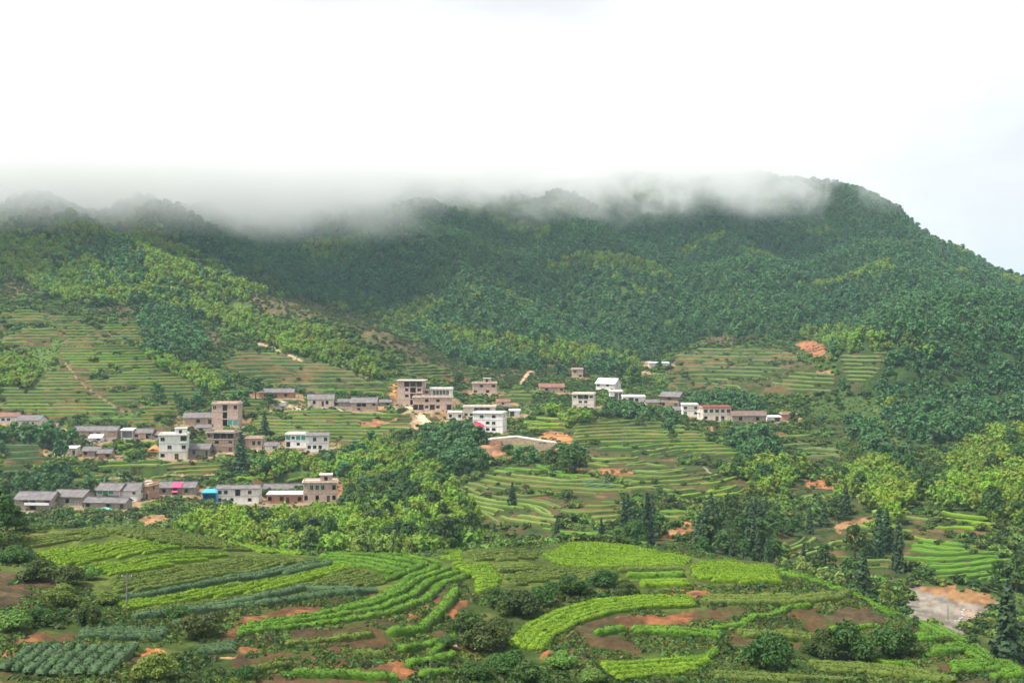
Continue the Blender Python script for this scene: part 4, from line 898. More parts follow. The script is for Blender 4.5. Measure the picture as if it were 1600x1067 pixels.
# bushes on the near hill: (u, base row, width px, label)
SHB = [shrub(320+i, 2.6, 2.2, 11, 3800, .2) for i in range(4)]
SHL = [shrub(330+i, 2.6, 2.0, 9, 3400, .2, 'broad_l') for i in range(2)]
NB = [(318,998,80,0,'dark bush beside the small dark tea plot'),(378,1062,56,0,'dark bush at the bottom edge left of the red bank'),(240,1064,80,1,'light bush at the bottom left beside the diagonal rows'),
 (1200,1045,110,0,'broad dark bush in the lower right of the near hill'),(1330,1030,100,0,'dark bush mass right of the broad dark bush'),(1400,1025,90,0,'dark bush below the brown bank'),(1290,1025,70,0,'dark bush between the two bush masses'),
 (760,1015,80,0,'dark bush in the middle of the gully'),(735,990,60,0,'bush at the upper left of the gully'),(790,1050,80,0,'bush at the bottom of the gully'),(740,1064,70,0,'low bush at the bottom edge of the gully'),(850,945,70,0,'tall bush on the hump above the curved band'),(810,960,70,0,'dark bush left of the hump'),
 (780,945,60,0,'bush below the lime plot'),(945,915,60,0,'dark bush on the second hump'),(895,930,60,0,'bush between the two humps'),(980,930,50,0,'bush at the right foot of the second hump'),(880,1045,52,1,'pale bush below the curved band'),(925,1067,52,1,'pale round bush at the bottom edge'),
 (60,975,60,0,'dark bush at the left below the brown plot'),(100,950,70,1,'light bush left of the pole'),(140,975,60,0,'dark bush left of the dark tea plot'),
 (165,945,50,1,'light bush beside the pole foot'),(20,985,70,1,'bright bush at the left edge'),(60,905,70,0,'dark bush above the brown plot'),(110,915,60,0,'bush at the left end of the olive strip'),(25,880,60,0,'dark bush at the left edge of the field'),(140,905,50,1,'grassy bush on the field corner'),
 (830,1066,60,0,'bush at the bottom edge right of the gully'),(700,1010,46,0,'bush at the left lip of the gully'),(775,990,60,0,'bush on the right lip of the gully'),(280,970,46,0,'bush at the left of the dark bush on the bank'),
 (1480,985,36,0,'dark bush behind the crest above the yard'),(160,800,30,0,'x')]
for u, v, wpx, kd, lb in NB[:-1]:
    x0, d0 = px(u, v, 138, 260); sc_ = wpx/F*d0/5.2
    place(SHL if kd else SHB, np.array([x0]), np.array([d0]), sc_, 'wild_bush', ('stems', 'foliage'), lb, 'bush', None)
EDGE_T = broadleaf(340, 9, 3.6, 9, 2600, .42, 'broad', .12)
for u, v, hp, lb in ((-8,850,95,'big dark tree at the left edge above the field'),(25,830,46,'smaller dark tree beside the big tree at the left edge')):
    x0, d0 = px(u, v, 180, 245); place([EDGE_T], np.array([x0]), np.array([d0]), hp/F*d0/9, 'broadleaf_tree', ('trunk', 'crown'), lb, 'tree', None)
# loose growth: bushes between the terraces, weeds on banks and field edges
x, y = sample(170000, -.42, .42, 288, 1150, 12); cv = cover(x, y); den = fbm(x/30, y/30, 91)
s = ((cv == 0) & (den > .36)); k = thin(x[s], y[s], 3.0); sx_, sy_ = x[s][k], y[s][k]
scatter('valley_scrub', sx_, sy_, MIDS+MIDL, np.random.default_rng(13).uniform(.5, 1.5, len(sx_)), 'low scrub between the terraces and houses', 'scrub', .2, 8)
s = (np.isin(cv, (0,)) & (y < 1000)) | ((cv == 5) & (y > 380) & (fbm(x/6, y/6, 97) > .6)); k = thin(x[s], y[s], 2.0)
scatter('valley_grass', x[s][k], y[s][k], [p.copy() for p in MIDS+MIDL], np.random.default_rng(19).uniform(.18, .5, len(k)), 'rough grass and herbs over the valley slopes', 'grass', .1, 14)
s = ((cv == 7) & (fbm(x/12, y/12, 99) > .36)) | ((cv == 1) & (np.random.default_rng(14).uniform(0, 1, len(x)) < .035)); k = thin(x[s], y[s], 2.7)
scatter('field_weeds', x[s][k], y[s][k], [p.copy() for p in MIDS], np.random.default_rng(15).uniform(.3, .9, len(k)), 'small weeds and bushes scattered over the terraces', 'weeds', .1, 9)
x, y = sample(160000, -.42, .42, 136, 290, 16); cv = cover(x, y); den = fbm(x/6, y/6, 93)
s = ((cv == 8) & (den > .48)) | (np.isin(cv, (10,)) & (den > .47)) | ((cv == 5) & (y < 262) & (den > .58)); k = thin(x[s], y[s], .75)
scatter('near_grass', x[s][k], y[s][k], TUF, np.random.default_rng(17).uniform(.45, 1.1, len(k)), 'rough grass and weeds over the near hill', 'grass', .05, 10)
s = (((cv == 8) & (fbm(x/9, y/9, 95) > .62)) | ((cv == 10) & (fbm(x/9, y/9, 95) > .70))); k = thin(x[s], y[s], 1.5)
scatter('bank_ferns', x[s][k], y[s][k], FERN, np.random.default_rng(18).uniform(.5, 1.2, len(k)), 'dark ferns and low bushes on the banks of the near hill', 'ferns', .05, 11)

# ------------------------------------------------------------------ tea: hedges along the terraces and in the near plots
def hedge_mesh(P, w, h, seed, mat, fine=True):
    """a clipped hedge swept along ground points P (n,3)"""
    g = np.random.default_rng(seed); n = len(P)
    t = np.gradient(P[:, :2], axis=0); t /= np.maximum(np.linalg.norm(t, axis=1, keepdims=True), 1e-6)
    nr = np.stack([-t[:, 1], t[:, 0]], 1)
    prof = np.array([(-.5, -.45), (-.5, .35), (-.40, .82), (-.14, 1.0), (.14, 1.0), (.40, .82), (.5, .35), (.5, -.45)]) if fine else np.array([(-.5, -.5), (-.46, .6), (-.2, 1), (.2, 1), (.46, .6), (.5, -.5)])
    sh = np.array([0, .15, .75, 1, 1, .75, .15, 0]) if fine else np.array([0, .3, 1, 1, .3, 0])
    m = len(prof); s = np.concatenate([[0], np.cumsum(np.hypot(*np.diff(P[:, :2], axis=0).T))])
    ph = g.uniform(0, 9)
    bush = 0.86+.2*vn(s/1.1+ph, np.full(n, seed*1.7), 5)+.14*vn(s/.45+ph, np.full(n, seed*.7), 6)
    bush[0] *= .5; bush[-1] *= .5
    j = g.normal(0, .045 if fine else .06, (n, m)); j2 = g.normal(0, .04, (n, m))
    off = prof[None, :, 0]*w*(bush[:, None]*.6+.4)+j*w
    zz = prof[None, :, 1]*h*np.where(prof[None, :, 1] > 0, bush[:, None], 1)+j2*h*(prof[None, :, 1] > 0)
    v = np.empty((n, m, 3)); v[..., 0] = P[:, None, 0]+nr[:, None, 0]*off; v[..., 1] = P[:, None, 1]+nr[:, None, 1]*off; v[..., 2] = P[:, None, 2]+zz
    ii = np.arange(n*m).reshape(n, m)
    q = np.stack([ii[:-1, :-1], ii[1:, :-1], ii[1:, 1:], ii[:-1, 1:]], -1).reshape(-1, 4)
    ends = []
    for r in (0, n-1):
        for a in range(m//2-1): ends.append((ii[r, a], ii[r, a+1], ii[r, m-2-a], ii[r, m-1-a]))
    q = np.concatenate([q, np.array(ends)])
    o = P[0]; vv = v.reshape(-1, 3)-o; sv = np.tile(sh, n)
    if fine:                                             # leafy shoots standing out of the clipped surface
        k = int(n*15); a = g.integers(0, n-1, k); b = g.choice(m-3, k)+1; fa = g.uniform(0, 1, k)[:, None]; fb2 = g.uniform(0, 1, k)[:, None]
        A = v[a, b]*(1-fa)+v[a+1, b]*fa; B = v[a, b+1]*(1-fa)+v[a+1, b+1]*fa; pp = A*(1-fb2)+B*fb2-o
        outn = np.column_stack([nr[a]*((b-(m-1)/2+.5)/m)[:, None]*1.6, np.full(k, .9)])
        pp = pp+outn*g.uniform(.0, .16, k)[:, None]; lf = leafquads(pp, outn+g.normal(size=(k, 3))*.7, .17, 1.2, g)
        q = np.concatenate([q, len(vv)+np.arange(4*k).reshape(-1, 4)]); vv = np.concatenate([vv, lf])
        sv = np.concatenate([sv, np.repeat(np.clip(sh[b]*.8+g.uniform(-.5, .75, k), 0, 1.5), 4)])
    return npmesh('tea_row', vv, q, M[mat], {'shoot': ('FLOAT', sv.astype(np.float32))}, smooth=True), o
def put_row(root, P, w, h, seed, mat, fine=True):
    me, o = hedge_mesh(P, w, h, seed, mat, fine); ob = mobj('tea_row', me, root)
    ob.location = Vector(o)-root.location
def resample(P, step):
    s = np.concatenate([[0], np.cumsum(np.hypot(*np.diff(P[:, :2], axis=0).T))]); n = max(3, int(s[-1]/step)+1)
    q = np.linspace(0, s[-1], n); return np.stack([np.interp(q, s, P[:, 0]), np.interp(q, s, P[:, 1])], 1)
def smooth_line(P, it=2):
    for _ in range(it):
        Q2 = P.copy(); Q2[1:-1] = (P[:-2]+2*P[1:-1]+P[2:])/4; P = Q2
    return P
nrow = 0
NTM = [inside(p, FG, 1.5, 300+i) & np.isin(CV, (8, 10, 5, 1)) for i, (p, h, m_, l_) in enumerate(NEAR_TER)]
for ti, ((poly, h, mt_, lb), r) in enumerate(zip(TER+NEAR_TER, TMASK+NTM)):
    near_ = ti >= len(TER)
    rows = {}; js = np.nonzero(r.any(0))[0]; far_ = mt_ == 'tea_far'
    for of in ((.38, .82) if h < 1.05 and not near_ else (.38,)):          # two rows on the broad treads
        lev = np.floor(ZB/h-of)
        for j in js[::2]:
            inc = np.nonzero((lev[1:, j] > lev[:-1, j]) & r[1:, j] & r[:-1, j])[0]
            for i in inc:
                kk = lev[i+1, j]; f = (((kk+of)*h)-ZB[i, j])/max(ZB[i+1, j]-ZB[i, j], 1e-6); rows.setdefault(kk+(of > .5)*.5, {}).setdefault(j, D[i]+(D[i+1]-D[i])*min(max(f, 0), 1))
    cnt = 0; root = None
    for kk, cr_ in rows.items():
        run = []; prev = None
        for j in sorted(cr_)+[10**9]:
            ok = j < 10**9 and prev is not None and j-prev <= 2 and abs(cr_[j]-cr_[prev]) < 9 and vn(np.array([T[j]*260.]), np.array([kk*3.1]), 7)[0] > .10
            if run and not ok:
                if len(run) > 6 and cnt < 300:
                    P = smooth_line(np.array(run), 3); P = resample(P, .45 if near_ else 1.2 if not far_ else 2.2)
                    z = ground_z(P[:, 0], P[:, 1]); P3 = np.column_stack([P, z])
                    if root is None:
                        root = empty('tea_terraces', tuple(P3[len(P3)//2])); tag(root, lb, 'tea field')
                    mm = mt_
                    if mt_ == 'tea_mid': mm = ('tea_mid', 'tea_olive', 'tea_mid', 'tea_green')[int(vn(np.array([kk*.37]), np.array([ti*1.0]), 3)[0]*3.99)]
                    put_row(root, P3, 1.15 if near_ else (1.3 if kk % 1 == 0 else .95) if not far_ else 1.6, .6 if near_ else .75 if kk % 1 == 0 else .55, int(kk) % 997+ti*31+cnt, mm, near_); cnt += 1
                run = []
            if j < 10**9: run.append((T[j]*cr_[j], cr_[j])); prev = j
    nrow += cnt
print('terrace rows', nrow)
def fill_rows(poly, p, q, spacing, w, h, mat, label, rg=FG, step=.4, gap=0.0):
    """parallel rows across a plot; p->q (photo pixels) gives their direction on the ground"""
    a = np.array(px(*p, *rg)); b = np.array(px(*q, *rg)); t = (b-a)/np.linalg.norm(b-a); n = np.array((-t[1], t[0]))
    W_ = []
    for (x0, y0), (x1, y1) in zip(poly, poly[1:]+poly[:1]):
        k = max(1, int(math.hypot(x1-x0, y1-y0)/12))
        W_ += [px(x0+(x1-x0)*i/k, y0+(y1-y0)*i/k, *rg) for i in range(k)]
    W_ = np.array(W_); s = W_@t; c = W_@n; root = None; i = 0
    for off in np.arange(c.min()+spacing*.4, c.max(), spacing):
        L_ = np.arange(s.min()-1, s.max()+1, step); wob = (vn(L_/9, np.full(len(L_), off), 13)-.5)*.5
        P = L_[:, None]*t+(off+wob)[:, None]*n; ins = pip(P[:, 0], P[:, 1], W_)
        run = []
        for k in range(len(P)+1):
            if k < len(P) and ins[k] and not (gap and vn(P[k:k+1, 0]/3, P[k:k+1, 1]/3, 23)[0] < gap): run.append(k)
            else:
                if len(run) > 5:
                    PP = P[run]; P3 = np.column_stack([PP, ground_z(PP[:, 0], PP[:, 1])])
                    if root is None: root = empty('tea_plot', tuple(P3[len(P3)//2])); tag(root, label, 'tea plot')
                    put_row(root, P3, w*random.uniform(.93, 1.07), h*random.uniform(.92, 1.08), i*13+len(label), mat); i += 1
                run = []
def line_rows(lines, w, h, mat, label, rg=FG, name='tea_plot', step=.4):
    root = None
    for i, pts in enumerate(lines):
        P = smooth_line(resample(pxline(pts, rg, 10), step), 6); P3 = np.column_stack([P, ground_z(P[:, 0], P[:, 1])])
        if root is None: root = empty(name, tuple(P3[len(P3)//2])); tag(root, label, 'tea plot')
        put_row(root, P3, w, h, i*7+len(label), mat)
LD = ((200,930),(400,898))
fill_rows([(42,865),(223,846),(285,857),(104,886)], (104,886), (285,857), 1.35, .95, .5, 'tea_lime', 'upper bright strip of the large left field')
fill_rows([(118,889),(306,862),(368,869),(169,900)], *LD, 1.35, .95, .5, 'tea_lime', 'second bright strip of the large left field')
fill_rows([(166,833),(260,826),(400,862),(300,858),(223,845)], (223,846), (330,850), 1.4, 1.0, .5, 'tea_olive', 'dull green strip along the far edge of the left field')
fill_rows([(171,904),(400,872),(478,876),(410,892),(177,930)], *LD, 1.35, .92, .5, 'tea_olive', 'wide olive strip across the middle of the left field')
fill_rows([(172,936),(410,895),(500,879),(545,880),(410,905),(177,943)], *LD, 1.6, 1.35, .65, 'tea_dark', 'narrow grey green strip below the olive strip')
fill_rows([(178,946),(410,909),(545,882),(560,888),(410,926),(198,955)], *LD, 1.35, .95, .5, 'tea_lime', 'long bright strip in the lower left field behind the pole')
fill_rows([(200,958),(410,929),(560,891),(608,905),(596,918),(480,917),(350,943),(240,962)], *LD, 1.35, .92, .5, 'tea_olive', 'lowest olive strip above the red bank')
line_rows([[(205,966),(300,958),(420,945),(520,930),(590,925)],[(240,962),(350,948),(470,922),(560,925)]], 1.5, .75, 'tea_dark', 'dark hedge pair along the lower rim of the left field')
line_rows([[(371,992),(516,975),(600,962),(661,940),(690,914),(732,900)],[(371,986),(500,969),(590,953),(645,931),(670,910),(716,895)],[(385,979),(480,966),(580,946),(630,924),(652,907),(702,890)],
           [(520,957),(590,938),(620,921),(637,905),(685,887)],[(600,908),(625,900),(660,884)]], 1.25, .6, 'tea_green', 'vivid green rows sweeping in a curve above the red bank')
line_rows([[(498,880),(560,884),(612,897)],[(495,875),(560,878),(630,893)],[(500,871),(570,874),(645,888)],[(510,868),(590,870),(668,883)],[(520,866),(610,867),(690,882)]], 1.4, .6, 'tea_green', 'fan of vivid green rows at the top of the curve')
line_rows([[(604,993),(656,988),(687,960),(713,926)]], 1.5, .9, 'tea_green', 'single green hedge curving up the red bank')
line_rows([[(446,1009),(519,1001),(583,993)]], 1.1, .6, 'tea_olive', 'thin hedge on the red bank below the vivid rows')
line_rows([[(625,1019),(660,1013),(687,1006)]], 1.4, .8, 'tea_green', 'short hedge right of the earth path')
line_rows([[(635,1043),(680,1036),(711,1027)]], 1.5, .85, 'tea_green', 'second short hedge beside the gully')
line_rows([[(651,1060),(708,1053)]], 1.4, .8, 'tea_green', 'lowest short hedge beside the gully')
line_rows([[(454,1055),(540,1058),(622,1063)]], 1.4, .8, 'tea_green', 'long hedge along the bottom edge')
line_rows([[(552,1023),(604,1028)]], 1.3, .8, 'tea_olive', 'stub of hedge under the earth path')
line_rows([[(800,1009),(828,980),(875,958),(930,942),(1000,935),(1083,936)],[(808,1012),(836,984),(882,962),(936,946),(1002,938),(1084,939)],[(818,1014),(846,987),(890,966),(940,950),(1004,942),(1084,942)],
           [(830,1016),(854,990),(897,970),(946,954),(1006,946),(1085,945)],[(842,1017),(862,994),(905,973),(952,958),(1008,950),(1085,948)]], 1.2, .6, 'tea_lime', 'broad bright green band curving round the right hump')
line_rows([[(929,992),(976,986)]], 1.3, .8, 'tea_green', 'short hedge left of the two long lower hedges')
line_rows([[(984,986),(1060,988),(1129,994)],[(990,990),(1060,992),(1126,998)]], 1.4, .8, 'tea_green', 'double hedge below the red bank')
line_rows([[(1152,991),(1220,993),(1277,998)],[(1160,996),(1220,998),(1277,1003)]], 1.4, .8, 'tea_olive', 'double hedge ending at the dark bushes on the right')
line_rows([[(940,1043),(1000,1040),(1080,1035),(1110,1036)],[(945,1050),(1010,1046),(1100,1042)],[(955,1057),(1015,1053),(1090,1049)],[(966,1064),(1030,1058),(1070,1054)]], 1.25, .7, 'tea_lime', 'bright band of rows at the bottom centre')
fill_rows([(1077,889),(1095,881),(1210,888),(1222,912),(1158,913),(1095,909),(1080,902)], (1090,900), (1205,902), 1.3, .95, .7, 'tea_lime', 'bright green block of tea on the hill top')
line_rows([[(978,903),(1069,901)],], 1.6, .9, 'tea_green', 'middle straight hedge left of the bright block')
line_rows([[(1000,916),(1080,917)],[(1000,913),(1080,914)]], 1.5, .9, 'tea_lime', 'lowest straight hedge pair left of the bright block')
line_rows([[(965,894),(1069,892)]], 1.5, .9, 'tea_olive', 'upper straight hedge left of the bright block')
fill_rows([(846,868),(893,849),(965,851),(1082,873),(1071,886),(895,887),(862,881)], (880,872), (1050,876), 1.35, .95, .5, 'tea_lime', 'large bright field over the hill top', gap=.12)
line_rows([[(1093,943),(1160,945),(1235,944),(1313,936),(1324,926)],[(1093,940),(1160,941),(1230,940),(1300,932)],[(1100,936),(1160,937),(1240,934)]], 1.6, .8, 'tea_olive', 'olive hedges curving round the end of the hill')
line_rows([[(1215,893),(1325,923),(1423,961),(1470,984),(1537,1020),(1590,1047)],[(1222,898),(1330,929),(1420,966),(1466,989),(1530,1024),(1585,1052)],[(1370,950),(1420,972),(1462,994),(1520,1028),(1575,1056)]], 1.7, .75, 'tea_green', 'green rows running down the right crest of the near hill')
line_rows([[(1433,997),(1470,997),(1511,1000)],[(1433,1002),(1505,1005)]], 1.4, .8, 'tea_green', 'upper rows under the right crest')
line_rows([[(1454,1018),(1524,1013)],[(1454,1023),(1530,1018)]], 1.4, .8, 'tea_green', 'middle rows under the right crest')
line_rows([[(1483,1041),(1575,1038)],[(1487,1047),(1575,1043)],[(1491,1053),(1570,1049)]], 1.3, .8, 'tea_green', 'lower triple rows under the right crest')
line_rows([[(1548,1062),(1600,1059)]], 1.3, .8, 'tea_green', 'last row at the bottom right corner')
line_rows([[(1262,1041),(1345,1044),(1423,1052),(1491,1067)],[(1270,1046),(1345,1049),(1420,1057),(1470,1067)],[(1280,1051),(1345,1054),(1410,1061)]], 1.4, .8, 'tea_olive', 'dull rows along the bottom right edge')
line_rows([[(1111,1054),(1220,1060),(1350,1067)],[(1115,1060),(1230,1066)]], 1.7, .6, 'tea_olive', 'olive rows at the bottom edge under the broad dark bush')
fill_rows([(112,999),(125,987),(270,985),(252,1003)], (120,996), (255,994), 1.1, 1.0, .65, 'tea_dark', 'dark blue green tea plot with level rows')
fill_rows([(306,1012),(374,1007),(371,1022),(312,1026)], (308,1018), (372,1014), 1.1, 1.0, .65, 'tea_dark', 'small dark tea plot beside the red bank')
line_rows([[(52+20*i, 1013), (52+20*i-26, 1034), (52+20*i-50, 1058-max(0, 3-i)*3)] for i in range(9)], 1.15, .75, 'tea_dark', 'nine dark diagonal rows on red earth in the bottom left corner')
fill_rows([(706,883),(768,882),(784,907),(771,930),(742,927),(742,907)], (710,890), (780,890), 1.5, 1.45, .6, 'tea_lime', 'lime green plot beside the head of the gully')
fill_rows([(772,886),(846,884),(836,899),(796,914)], (775,895), (840,893), 1.7, 1.4, .5, 'tea_olive', 'olive plot right of the lime plot', gap=.15)
fill_rows([(686,861),(722,860),(722,875),(686,876)], (688,870), (722,869), 1.6, 1.55, .35, 'tea_lime', 'pale paddy plot behind the vivid rows')
fill_rows([(30,844),(165,825),(172,838),(45,859)], (40,852), (168,832), 1.4, 1.0, .45, 'tea_olive', 'olive strip at the top left corner of the left field', gap=.15)
fill_rows([(850,888),(960,890),(985,908),(940,912),(880,903),(800,918),(796,908)], (800,912), (960,896), 1.4, 1.0, .5, 'tea_olive', 'olive rows along the front of the hill top', gap=.12)
fill_rows([(730,862),(780,858),(840,864),(840,874),(740,878)], (735,870), (835,868), 1.8, 1.3, .45, 'tea_olive', 'dull plot between the paddy and the hill top', gap=.2)
fill_rows([(335,836),(400,852),(470,862),(470,868),(390,862),(340,844)], (340,842), (460,866), 1.5, 1.42, .5, 'tea_lime', 'bright slanting strip behind the left field')
fill_rows([(365,746),(480,744),(478,752),(365,752)], (370,749), (478,748), 1.5, 1.45, .6, 'tea_lime', 'bright lime strip above the long white house', (500, 640), .8)
fill_rows([(180,692),(245,690),(245,697),(185,699)], (182,695), (244,694), 1.5, 1.45, .6, 'tea_lime', 'bright lime strip left of the white three storey house', (500, 700), .8)
fill_rows([(236,784),(262,782),(262,792),(238,794)], (238,788), (262,787), 1.5, 1.45, .6, 'tea_lime', 'small bright plot beside the pale road', (440, 600), .8)
fill_rows([(1562,822),(1620,810),(1620,850),(1560,846)], (1565,834), (1620,832), 1.7, 1.65, .5, 'tea_lime', 'smooth bright plot at the right edge of the valley', (400, 600), .8)
fill_rows([(905,752),(968,748),(965,762),(915,768)], (908,760), (964,757), 1.6, 1.55, .5, 'tea_dark', 'flat round dark plot among the curved terraces', (420, 600), .8)
fill_rows([(830,725),(890,735),(905,750),(860,742)], (835,730), (900,745), 1.6, 1.55, .5, 'tea_green', 'smooth green slope beside the curved terraces', (420, 620), .8)

# ------------------------------------------------------------------ houses
M['white'] = solid('white_plaster', (0.78, 0.77, 0.74), .8, .22, 0.8, streak=True)
M['cream'] = solid('cream_plaster', (0.70, 0.63, 0.54), .85, .25, 0.8, streak=True)
M['pink'] = solid('pink_plaster', (0.62, 0.44, 0.36), .85, .22, 0.8, streak=True)
M['timber'] = solid('weathered_wall', (0.34, 0.30, 0.25), .9, .4, 1.2, streak=True)
M['concrete'] = solid('concrete', (0.50, 0.46, 0.41), .9, .25, 1.0)
M['pale'] = solid('pale_concrete', (0.62, 0.56, 0.48), .9, .2, 0.6)
M['blue'] = solid('blue_sheet', (0.05, 0.36, 0.62), .5, .2, 1.0)
M['teal'] = solid('teal_paint', (0.05, 0.34, 0.29), .6, .3, 1.0)
M['roof_white'] = solid('white_sheet', (0.70, 0.72, 0.74), .5, .15, .8)
M['roof_pale'] = solid('pale_slab', (0.55, 0.50, 0.43), .8, .2, .8)
M['roof_palebl'] = solid('pale_blue_sheet', (0.42, 0.56, 0.66), .5, .15, .8)
M['pink_tin'] = solid('pink_sheet', (0.72, 0.07, 0.17), .5, .2, .8)
M['red_fabric'] = solid('red_fabric', (0.70, 0.02, 0.10), .6, .2, .8)
M['orange_tarp'] = solid('orange_sheet', (0.50, 0.22, 0.08), .7, .25, .8)
M['turq'] = solid('turquoise_sheet', (0.16, 0.50, 0.46), .6, .2, .8)
M['metal'] = solid('grey_metal', (0.35, 0.35, 0.36), .5, .2, 2)
M['pole'] = solid('pole_concrete', (0.20, 0.19, 0.18), .9, .2, 2)
M['frame'] = solid('window_frame', (0.30, 0.30, 0.30), .6, .2, 2)
M['door'] = solid('door_wood', (0.10, 0.06, 0.045), .7, .3, 2)
M['trim_red'] = solid('red_trim', (0.38, 0.11, 0.09), .8, .2, 1)
M['brick_tan'] = brick_mat('tan_brick', (0.55, 0.38, 0.26), (0.47, 0.31, 0.21), (0.45, 0.38, 0.30))
M['brick_pink'] = brick_mat('pink_brick', (0.62, 0.43, 0.34), (0.54, 0.36, 0.28), (0.50, 0.42, 0.37))
M['brick_red'] = brick_mat('red_brick', (0.50, 0.25, 0.15), (0.43, 0.20, 0.12), (0.42, 0.32, 0.25))
M['brick_brown'] = brick_mat('brown_brick', (0.33, 0.22, 0.16), (0.27, 0.18, 0.135), (0.26, 0.21, 0.17))
M['tile'] = tile_mat('grey_tiles', (0.17, 0.16, 0.165))
M['tile_red'] = tile_mat('red_tiles', (0.24, 0.12, 0.09))
M['tile_brown'] = tile_mat('brown_tiles', (0.17, 0.12, 0.10))
def glass_mat(name, col):
    m, t = newmat(name); p = N(t, 'ShaderNodeBsdfPrincipled'); p.inputs['Base Color'].default_value = col+(1,); p.inputs['Roughness'].default_value = 0.12
    p.inputs['Specular IOR Level'].default_value = .5; out_surface(t, p.outputs[0]); return m
M['glass'] = glass_mat('dark_glass', (0.025, 0.032, 0.04)); M['glass_teal'] = glass_mat('green_glass', (0.03, 0.11, 0.09))
def make_house(h):
    w, H, dp = h['w'], h['h'], h['depth']; fl = h['floors']; nf = len(fl)
    root = empty(h['name'], (h['x'], h['y'], h['z']), R(h['yaw'])); tag(root, h['label'], 'shed' if 'shed' in h['name'] else 'house')
    roof = h['roof']; gable = roof.startswith('gable')
    rise = 0 if not gable else min(H*.34, dp*.24) if roof != 'gable_low' else H*.12
    if roof.startswith('shed'): rise = H*.15
    hw = H-rise; fh = hw/nf; x0, x1 = -w/2, w/2; th = .24
    wm = M[h['wall']]; mb = MB(); low = MB()
    for fi, s in enumerate(fl):
        z0 = hw-(fi+1)*fh; z1 = z0+fh; n = len(s); bw = w/n
        b = low if (h.get('lower') and fi == nf-1) else mb
        for bi, c in enumerate(s):
            a0 = x0+bi*bw; a1 = a0+bw
            if c == '.': b.box(a0, a1, 0, th, z0, z1); continue
            if c in 'ob': oa, ob, oz, ot = a0+.14, a1-.14, z0+.18, z1-.34*fh/2.8
            elif c == 'd': oa, ob = a0+bw*.22, a1-bw*.22; oz, ot = z0+.05, z0+fh*.74
            elif c == 't': oa, ob = a0+bw*.08, a1-bw*.08; oz, ot = z0+fh*.16, z0+fh*.84
            else:
                ww = min(bw*.62, 1.7); oa, ob = (a0+a1-ww)/2, (a0+a1+ww)/2; oz, ot = z0+fh*.30, z0+fh*.76
            b.box(a0, oa, 0, th, z0, z1); b.box(ob, a1, 0, th, z0, z1); b.box(oa, ob, 0, th, z0, oz); b.box(oa, ob, 0, th, ot, z1)
            if c == 'W':
                f = MB(); t = .07
                f.box(oa, ob, .06, .14, oz, oz+t).box(oa, ob, .06, .14, ot-t, ot).box(oa, oa+t, .06, .14, oz+t, ot-t).box(ob-t, ob, .06, .14, oz+t, ot-t).box((oa+ob)/2-t/2, (oa+ob)/2+t/2, .06, .14, oz+t, ot-t)
                wn = f.build('window', M['frame'], root); MB().box(oa+t, ob-t, .09, .11, oz+t, ot-t).build('pane', M['glass_teal' if h.get('glass') else 'glass'], wn)
                MB().box(oa-.1, ob+.1, -.09, -.003, oz-.12, oz).build('sill', M['concrete'], wn)
            elif c == 't': MB().box(oa, ob, .05, .12, oz, ot).build('shutter', M['teal'], root)
            elif c == 'd': MB().box(oa, ob, .10, .16, oz, ot).build('door', M['door'], root)
            elif c == 'b':
                bl = MB().box(a0+.05, a1-.05, -1.0, -.003, z0-.02, z0+.12).build('balcony', M['concrete'], root)
                MB().box(a0+.05, a1-.05, -1.0, -.9, z0+.125, z0+.95).build('parapet', wm, bl)
    # sides with a window each, back, plinth down into the slope
    for b, z0, z1 in ((mb, 0 if not h.get('lower') else fh, hw),)+(((low, 0, fh),) if h.get('lower') else ()):
        for xa, xb in ((x0, x0+th), (x1-th, x1)):
            if z1-z0 > 2.2 and dp > 6:
                ya, yb = dp*.42, dp*.42+1.3; zc = z1-fh*.68; zd = z1-fh*.24
                b.box(xa, xb, th, ya, z0, z1).box(xa, xb, yb, dp-th, z0, z1).box(xa, xb, ya, yb, z0, zc).box(xa, xb, ya, yb, zd, z1)
            else: b.box(xa, xb, th, dp-th, z0, z1)
        b.box(x0, x1, dp-th, dp, z0, z1)
    if gable:
        for xa, xb in ((x0, x0+th), (x1-th, x1)): mb.prism([(0, hw), (dp, hw), (dp/2, hw+rise-.05)], xa, xb)
    mb.build('wall', wm, root)
    if low.v: low.build('lower_wall', M[h['lower']], root)
    MB().box(x0-.12, x1+.12, -.15, dp+.1, -3.0, -.005).build('plinth', M['concrete'], root)
    for fi in range(1, nf):
        z = hw-fi*fh; MB().box(x0-.06, x1+.06, -.08, dp-.3, z-.09, z+.09).build('floor_slab', M['concrete'], root)
    # roof
    ov = h.get('over', .4)
    if roof.startswith('flat'):
        r = MB().box(x0-ov, x1+ov, -ov-.1, dp+ov, hw+.003, hw+.24).build('roof', M['roof_pale'], root)
        pm = M['trim_red'] if roof == 'flat_red' else wm
        p = MB(); zz = hw+.243
        p.box(x0, x1, 0, .16, zz, zz+.5).box(x0, x1, dp-.16, dp, zz, zz+.5).box(x0, x0+.16, .16, dp-.16, zz, zz+.5).box(x1-.16, x1, .16, dp-.16, zz, zz+.5)
        if not h.get('over'): p.build('parapet', pm, r)
        if roof == 'flat_red': MB().box(x0-ov-.05, x1+ov+.05, -ov-.16, -ov-.105, hw-.05, hw+.34).build('trim', M['trim_red'], r)
